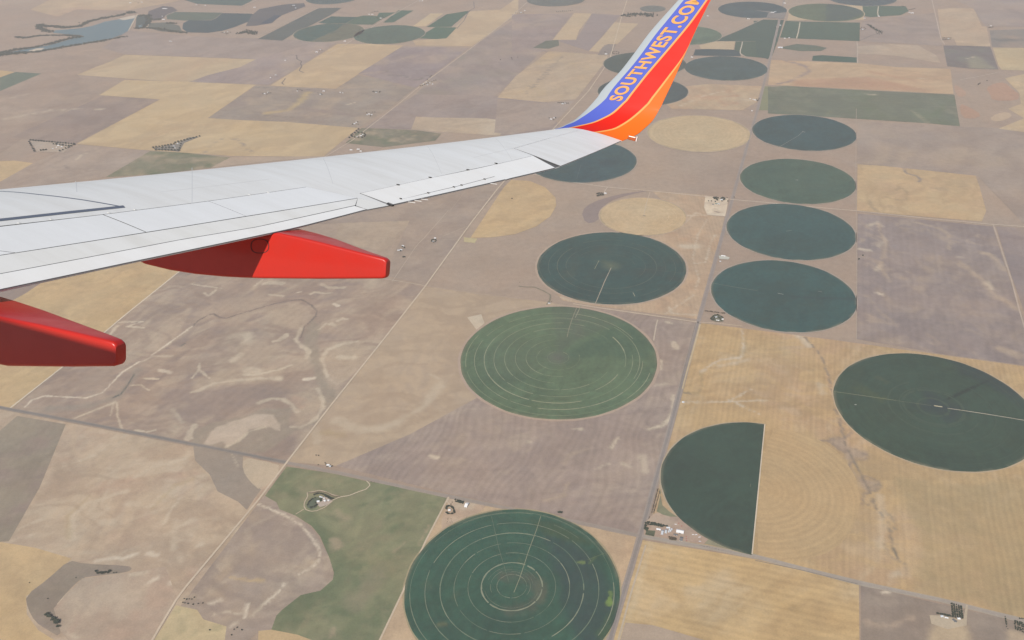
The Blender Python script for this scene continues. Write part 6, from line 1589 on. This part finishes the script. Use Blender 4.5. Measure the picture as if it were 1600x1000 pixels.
building('shed', 1123, 319.3, 14, 9, 4, 'grey', 'grey shed at the right of the pale feedlot', 'shed', -.2)
for k, (x, y) in enumerate(((1119, 331), (1122, 332.5))):
    building('feed_bunk', x, y, 30, 4, 2, 'brown', ('upper', 'lower')[k] + ' long brown feed bunk roof across the pale feedlot', 'shed', 0, 'feed bunks')
building('house', 946, 303, 14, 12, 5, 'white', 'white house at the right tip of a small grove beside the tan circle', 'house', 0)
Lb = 'tree of the small dark grove above the tan stubble circle'
tree_row([(931.5, 304), (937, 302.5), (943, 303)], 11, 10, Lb, 'small grove above the tan circle', 0, 1.3)
tree_row([(933, 307), (938, 305.5), (944, 305.5)], 11, 10, Lb, 'small grove above the tan circle', 0, 1.3)

# farms at the lower right
field('farmyard', [(1452, 962), (1470, 962), (1497, 968), (1505, 968), (1509, 946), (1512, 946), (1510, 978), (1480, 984), (1455, 975)], (.42, .35, .25), z=2.4, cell=9, vary=[(PALE, 40, .6, 3)])
Lb = 'x'
for k in range(5):
    tree_row([(1486.5 + k * 3.6, 944 + k * .7), (1489 + k * 3.6, 966 + k * .5)], 7, 7.5, 'tree in the ' + ORD[k] + ' column of the square block', 'square tree block at the lower right', 0 if k in (0, 4) else 1, 1.1 if k in (0, 4) else 1.0)
tree_row([(1463, 959), (1476, 961.5), (1489, 964.5)], 5.5, 7, 'tree of the row left of the square block', 'tree row at the lower right', 0, 1.3)
building('house', 1497.5, 967.5, 9, 8, 4, 'white', 'white house under the square tree block at the lower right', 'house', .2)
building('shed', 1471, 964, 9, 8, 4, 'silver', 'silver shed beneath the tree row at the lower right', 'shed', .3)
building('shed', 1478.5, 966, 11, 5, 3, 'white', 'flat white shed beneath the tree row at the lower right', 'shed', 0)
building('shed', 1491.5, 971, 14, 8, 4, 'dark', 'dark roofed shed lowest in the lower right farmyard', 'shed', -.6)
tree_row([(1488, 968), (1493, 973)], 6, 6, 'tree against the dark roofed shed at the lower right', 'trees by the lower right dark shed', 0, 1.2)
for k in range(5):
    vehicle(1469 + k * 2.8, 973.2 + k * .75, 4.6, 2, 1.6, 'dark', 'parked_car', ORD[k] + ' dark car from the left in the line at the lower right farmyard', 'car', 'cars in a line at the lower right', 1.5)
tree_row([(1570, 963.5), (1572.5, 978)], 6, 5, 'small tree in the thin row left of the corner grove', 'thin tree row at the right edge', 2, 1.2)
tree_row([(1572, 979), (1575, 984)], 6, 4, 'small tree in the thin row left of the corner grove', 'thin tree row at the right edge', 2, 1.2)
for k in range(3):
    tree_row([(1584, 971 + k * 2.2), (1602, 975 + k * 3)], 7, 6, 'tree of the upper strip of the corner grove', 'upper corner grove', 0, 1.2)
for k in range(3):
    tree_row([(1585, 979 + k * 2.0), (1602, 985 + k * 2.4)], 7, 5, 'tree of the lower strip of the corner grove', 'lower corner grove', 1, 1.2)
tree_row([(1592, 967), (1602, 968)], 7, 5, 'tree of the short top row above the corner grove', 'top row at the corner', 2, 1.2)

# small clumps at the lower left
Lb = 'tree of the dark clump in the bend of the hollow'
for k in range(16):
    t = k / 15
    tree(73 + 20 * t + trnd.uniform(-3, 3), 960 + 17 * t + trnd.uniform(-3, 3), 9.5, Lb, 'clump in the bend of the hollow', 0, 1.5)
for k in range(9):
    tree(150 + k * 2.6 + trnd.uniform(-1, 1), 895 + trnd.uniform(-2, 2), 8.5, 'tree of the clump on the hollow upper arm', 'clump on the upper arm of the hollow', 0, 1.3)
for x, y in ((178, 895.5), (182, 895), (119, 903), (46.5, 911), (75, 936)):
    tree(x, y, 4, 'lone bush scattered along the hollow', 'lone bushes by the hollow', 2, 1.3)
for x, y in ((288, 936), (292, 937), (296, 936.5), (300, 937), (304, 934), (286, 942), (289, 943), (294, 944), (302, 945), (310, 944), (317, 943), (328, 985), (366, 984), (378, 985), (362, 993), (371, 981)):
    tree(x, y, 5, 'dark bush beside the pale dirt road at the bottom', 'bushes by the dirt road', 0, 1.2)
building('shed', 513, 727.5, 12, 9, 4, 'white', 'small white shed by the road above the pasture', 'shed', .3)
building('shed', 516, 729.5, 8, 7, 4, 'grey', 'grey shed touching the small white shed by the road', 'shed', .3)
for x, y in ((508, 724), (509.5, 726), (511, 730), (519, 729), (494, 712), (498, 712.5), (497.5, 727)):
    tree(x, y, 5, 'dark bush near the small white shed by the road', 'bushes by the roadside shed', 0, 1.2)
building('pump_house', 1067.5, 629, 10, 9, 3, 'silver', 'small pale pump house at the paved road by the tan field', 'shed', 0)
for x, y in ((575, 752), (580, 753), (585, 754)):
    tree(x, y, 3, 'bush at the gate of the pasture drive', 'bushes at the pasture gate', 2, 1.3)
for x, y in ((812, 442), (859, 473), (862, 472)):
    tree(x, y, 5, 'lone bush near the dry creek by the dark ringed circle', 'bushes by the dry creek', 0, 1.2)
building('shed', 858, 474.5, 12, 6, 3, 'silver', 'small silver hut at the end of the dry creek', 'shed', .2)

# farms around the scene, a few pixels each
FG = 'far farm buildings'
def farmstead(px, py, bld, trees, what, h=9):
    for k, (dx, dy, r, ln, wd) in enumerate(bld):
        same = sorted(q[0] for q in bld if q[2] == r)
        pre = '' if len(same) == 1 else ('left ' if dx == same[0] else 'right ' if dx == same[-1] else 'middle ')
        building('farm_building', px + dx, py + dy, ln * .78, wd * .78, 4.5, r, '%s%s roofed building %s' % (pre, r, what), 'farm building', trnd.uniform(-.4, .4), 'buildings ' + what)
    for dx, dy in trees:
        tree(px + dx, py + dy, h, 'tree ' + what, 'trees ' + what, 0, 1.3)
ring = lambda rx, ry, n, a0=0, a1=360: [(rx * math.cos(math.radians(a0 + (a1 - a0) * k / n)), ry * math.sin(math.radians(a0 + (a1 - a0) * k / n))) for k in range(n)]
line = lambda x0, y0, x1, y1, n: [(x0 + (x1 - x0) * k / (n - 1), y0 + (y1 - y0) * k / (n - 1)) for k in range(n)]
field('farmyard', A1((190, 880), (460, 900), (400, 955), (230, 950)), (.36, .29, .22), z=2.4)
farmstead(92, 228, [(0, 0, 'white', 26, 14), (5, 2, 'silver', 20, 12), (-3, 3, 'white', 14, 10), (-9, 5, 'silver', 14, 10), (7, -1, 'grey', 16, 12)], line(-8, -2, 16, 1, 6), 'of the triangular windbreak farm above the wing root', 15)
farmstead(92, 228, [], line(-44, -8, 24, -2, 17), 'along the top of the triangular windbreak', 15)
farmstead(92, 228, [], line(-46, -5, -38, 9, 6) + line(-28, 8, -20, 7, 3), 'down the left side of the triangular windbreak', 15)
farmstead(92, 228, [], line(24, -1, 2, 9, 6), 'down the right side of the triangular windbreak', 15)
field('grove_floor', A1((960, 930), (1100, 900), (1180, 860), (1250, 855), (1150, 895), (1120, 950)), (.20, .18, .15), z=2.4)
farmstead(270, 228, [(8, -3, 'silver', 26, 12), (2, 1, 'grey', 20, 12), (4, 4, 'white', 14, 8)], line(-16, 4, 0, 4, 4) + line(10, 8, 13, -2, 4), 'inside the pointed grove left of the wing middle', 15)
farmstead(270, 228, [], line(-30, 4, 2, -2, 8), 'on the upper left edge of the pointed grove', 15)
farmstead(270, 228, [], line(4, -4, 42, -14, 9), 'on the thin tail of the pointed grove', 15)
farmstead(270, 228, [], line(-26, 7, 8, 8, 8), 'along the bottom of the pointed grove', 15)
farmstead(560, 212, [(4, 1, 'white', 24, 14), (7, -1, 'silver', 16, 12), (-2, 2, 'grey', 16, 10)], ring(11, 4, 12) + line(-14, 4, 0, -9, 6), 'of the walled farm on the pale road', 13)
farmstead(557, 235, [(-8, 0, 'white', 28, 12), (3, -1, 'white', 28, 14), (7, 2, 'white', 20, 14)], [], 'standing bare just behind the wing')
farmstead(577, 179, [(0, 0, 'white', 22, 14), (4, 1, 'silver', 16, 12), (-3, 1, 'silver', 14, 10)], [(-4, -2), (5, -3), (9, -3), (2, 3)], 'of the lone farm near the pale road')
farmstead(554, 194, [(0, 0, 'silver', 18, 12), (3, -2, 'white', 14, 10)], [(5, -3), (-3, 1), (6, 1)], 'of the plain farm below the lone farm')
farmstead(415, 146, [(-1, 1, 'white', 26, 14), (4, -1, 'silver', 16, 10)], [(-4, 1), (5, 0), (2, 2), (8, 0)], 'at the left of the eroded gully')
farmstead(468, 142, [(-3, 1, 'silver', 16, 10)], [(-3, -1), (1, -1), (4, 0)], 'in the middle of the gully land')
farmstead(505, 144, [(1, -1, 'white', 26, 14), (-4, 4, 'silver', 18, 12)], [(-4, 3), (-2, 4), (-8, 2)], 'on the edge of the gully land')
farmstead(534, 146, [(-2, -1, 'white', 16, 12), (2, 0, 'silver', 14, 10)], [], 'standing alone below the tan slope')
farmstead(588, 144, [(0, 1, 'grey', 20, 12)], [(-4, -1), (-2, 0), (1, 0), (5, 1), (-5, 0), (6, 0)], 'of the four dark trees on the plain')
farmstead(668, 131, [(-6, 1, 'silver', 18, 12), (4, -1, 'white', 14, 10), (0, 2, 'grey', 18, 12), (8, 1, 'silver', 16, 10), (-2, -2, 'white', 14, 10)], line(-11, 4, 13, -5, 9) + [(4, -10), (6, -12), (0, -6)], 'of the hamlet on the pale road')
farmstead(497, 80, [(-2, 2, 'white', 30, 16), (4, -2, 'silver', 20, 14)], [(4, -2), (2, 0), (6, -1)], 'on the slope under the split circle')
farmstead(540, 65, [(-1, 0, 'white', 30, 16)], [], 'at the lower tip of the split circle')
farmstead(594, 28, [(1, 1, 'white', 26, 14), (-12, -5, 'white', 30, 14), (-17, -5, 'white', 26, 14)], ring(5, 3, 8) + line(-14, -8, -4, -10, 5), 'beside the big upper left circle')
farmstead(257, 14, [(0, 0, 'white', 60, 16), (3, 0, 'white', 30, 14)], [], 'on the purple plot by the dam', 9)
farmstead(256, 30, [(0, 1, 'white', 46, 18), (-2, -4, 'silver', 18, 12)], line(-14, 0, -6, 0, 4), 'at the foot of the dam')
farmstead(204, 5, [(0, 0, 'white', 40, 14), (18, -1, 'silver', 26, 14)], [(12, 0)], 'at the top edge above the lake')
farmstead(354, 51, [(-3, 0, 'white', 22, 14), (2, -1, 'silver', 16, 12)], line(-8, 0, 2, 2, 6) + [(6, 0), (0, 3)], 'below the fan shaped field')
farmstead(321, 9, [(0, 0, 'white', 26, 16), (-14, -1, 'silver', 22, 14)], [(-10, 0)], 'in front of the far green strip')
farmstead(398, 12, [(0, 0, 'white', 30, 16)], [], 'at the end of the far green strip')
farmstead(267, 65, [(0, 0, 'silver', 40, 10)], [], 'standing alone in the grey plain')
farmstead(459, 9, [(0, 0, 'grey', 40, 18), (3, 4, 'silver', 20, 12)], [(-3, 2)], 'among the far grey green fields')
farmstead(446, 95, [(0, 0, 'white', 16, 14)], [], 'alone on the mauve plain')
farmstead(423, 121, [(0, 1, 'white', 14, 12), (8, -3, 'silver', 20, 10)], [], 'in the corner of the tan slope')
farmstead(660, 2, [(0, 0, 'white', 22, 14), (-4, 0, 'silver', 16, 12)], [], 'on the top edge beside the pale road')
farmstead(947, 84, [(0, 1, 'white', 30, 16)], [(-2, -2)] + [(15 + dx, -1 + dy) for dx, dy in ring(5, 2, 9)], 'near the lettered winglet')
farmstead(880, 162, [(-1, 1, 'silver', 22, 12), (3, 0, 'grey', 18, 10)], line(-8, -1, 8, 0, 7), 'above the wing in front of the tan ridge')
farmstead(862, 185, [(-1, 2, 'white', 22, 14), (4, 0, 'silver', 16, 12)], [(-4, 0), (6, 0), (3, 3)], 'just above the outer wing')
farmstead(814, 20, [(0, 0, 'silver', 26, 14), (6, -3, 'white', 20, 12)], line(-8, 1, 4, 1, 5), 'on the far road at the top')
farmstead(884, 18, [], line(-14, 1, 10, -1, 9), 'of the far row left of the dark brush')
farmstead(1180, 156, [(0, 1, 'white', 20, 12), (-3, 0, 'silver', 14, 10), (-8, -1, 'white', 12, 10), (-5, 18, 'white', 12, 10)], [(2, 0), (5, 1), (6, -1), (3, 2)], 'by the paved road under the grey circle')
farmstead(1081, 90, [(0, 0, 'white', 24, 16)], [(1, -2)], 'by the end of the narrow blue green strip')
farmstead(1106, 25.5, [(0, 0, 'white', 26, 16)], [], 'at the right of the red winglet edge')
farmstead(1169, 30, [(0, 0, 'white', 40, 14)], [(-3, 0)], 'at the bottom of the blue green circle')
farmstead(1207, 20, [(0, 0, 'white', 50, 18), (4, -1, 'silver', 30, 14)], [], 'inside the blue green circle')
farmstead(1226, 5.5, [(0, 0, 'white', 34, 16)], [], 'at the top of the paved road')
farmstead(1215, 42, [(0, 0, 'brown', 34, 18), (4, -2, 'silver', 24, 14)], [(5, -2), (-4, 2)], 'on the left of the paved road at the top')
farmstead(1226, 60.5, [(0, 0, 'white', 22, 14), (7, -1, 'silver', 18, 12)], [], 'under the large green oblong')
farmstead(1219, 75, [(0, 0, 'silver', 60, 30)], [], 'of the pale yard by the paved road')
farmstead(1348, 45.5, [(0, 1, 'silver', 22, 14)], ring(4, 2, 6), 'off the corner of the large green oblong')
farmstead(1374, 51, [], ring(5, 3, 8) + ring(2, 1, 3), 'of the bare grove on the grey slope')
farmstead(1373, 26, [(0, 0, 'white', 24, 14), (-22, 3, 'silver', 24, 14)], [], 'along the green tongue of crop')
farmstead(1411, 12, [(14, 9, 'white', 40, 18), (10, 8, 'silver', 26, 14)], line(-2, -2, 1, -1, 3) + line(9, 4, 18, 2, 6), 'at the tip of the green tongue of crop')
farmstead(1479, 61, [(3, 0, 'silver', 20, 12)], line(-6, -1, 7, -1, 8) + line(-6, 2, 5, 1, 6), 'of the dark dash beside the straight road')
farmstead(1548, 43, [(0, -2, 'white', 20, 12)], line(-3, 1, 3, 0, 4), 'alone on the far right plain')
farmstead(1528, 131, [], [(0, 2), (3, 0), (1, 1), (14, -4)], 'on the reddish land at the right')
farmstead(628, 390, [(2, -5, 'white', 18, 12), (-1, 1, 'silver', 20, 10), (-5, 2, 'silver', 18, 10)], [(1, -4), (4, -2), (-2, 3)], 'beyond the tip of the outer red fairing')
farmstead(678, 377, [(2, -4, 'white', 16, 12), (-1, 1, 'silver', 14, 10)], ring(3.4, 2.2, 7), 'with the ring of trees above the dirt road')
farmstead(631, 402, [], [(0, 0), (1.5, .4), (-1, .5)], 'of the dark speck below the fairing farm')
farmstead(1348, 406, [], [(-6, 0), (0, -6)], 'on the edge of the mauve field by the third circle')
farmstead(800, 92, [], [(-18, 2), (-1, -1), (0, 1), (9, -2)], 'lone on the far plain left of the winglet')
farmstead(802, 313, [], [(-2, -2)], 'on the golden round field behind the aileron')
farmstead(875, 801, [], [(0, 0), (2, 1), (-2, .6)], 'at the field edge above the bottom circle')
scrub('brush', A3((710, 100), (760, 90), (840, 92), (880, 100)), 120, 14, .8, 0, 31)

# brush on the lake shores and creeks
def shore(pts, w, seed): scrub('shore_brush', pts, w, 11, 1.0, 0, seed)
shore(A1((835, 82), (815, 75), (740, 100), (620, 120), (540, 140), (500, 165), (400, 175), (340, 165), (290, 165), (250, 155), (240, 170), (270, 190), (320, 200)), 75, 41)
shore(A1((100, 232), (160, 238), (240, 225), (330, 222), (420, 222), (500, 228)), 55, 42)
shore(A1((510, 232), (440, 240), (330, 270), (230, 295), (100, 312), (0, 330), (-40, 336)), 70, 43)
shore(A1((0, 348), (100, 334), (240, 325), (400, 295), (520, 275), (680, 250)), 65, 44)
shore(A1((-40, 340), (60, 335), (130, 330)), 90, 45)
shore(A1((700, 245), (760, 232), (790, 232)), 40, 46)
shore(A1((865, 100), (925, 95), (935, 130), (900, 175), (850, 178)), 60, 47)
shore(E1((240, 350), (380, 360), (500, 385), (640, 405), (720, 412)), 55, 48)
shore(E1((310, 245), (410, 245)), 70, 49)
shore(E1((500, 290), (600, 295)), 60, 50)
shore(E1((1390, 425), (1460, 395), (1500, 400), (1600, 425)), 90, 51)
shore(A4((630, 155), (660, 180), (710, 205)), 30, 52)

plant_all()
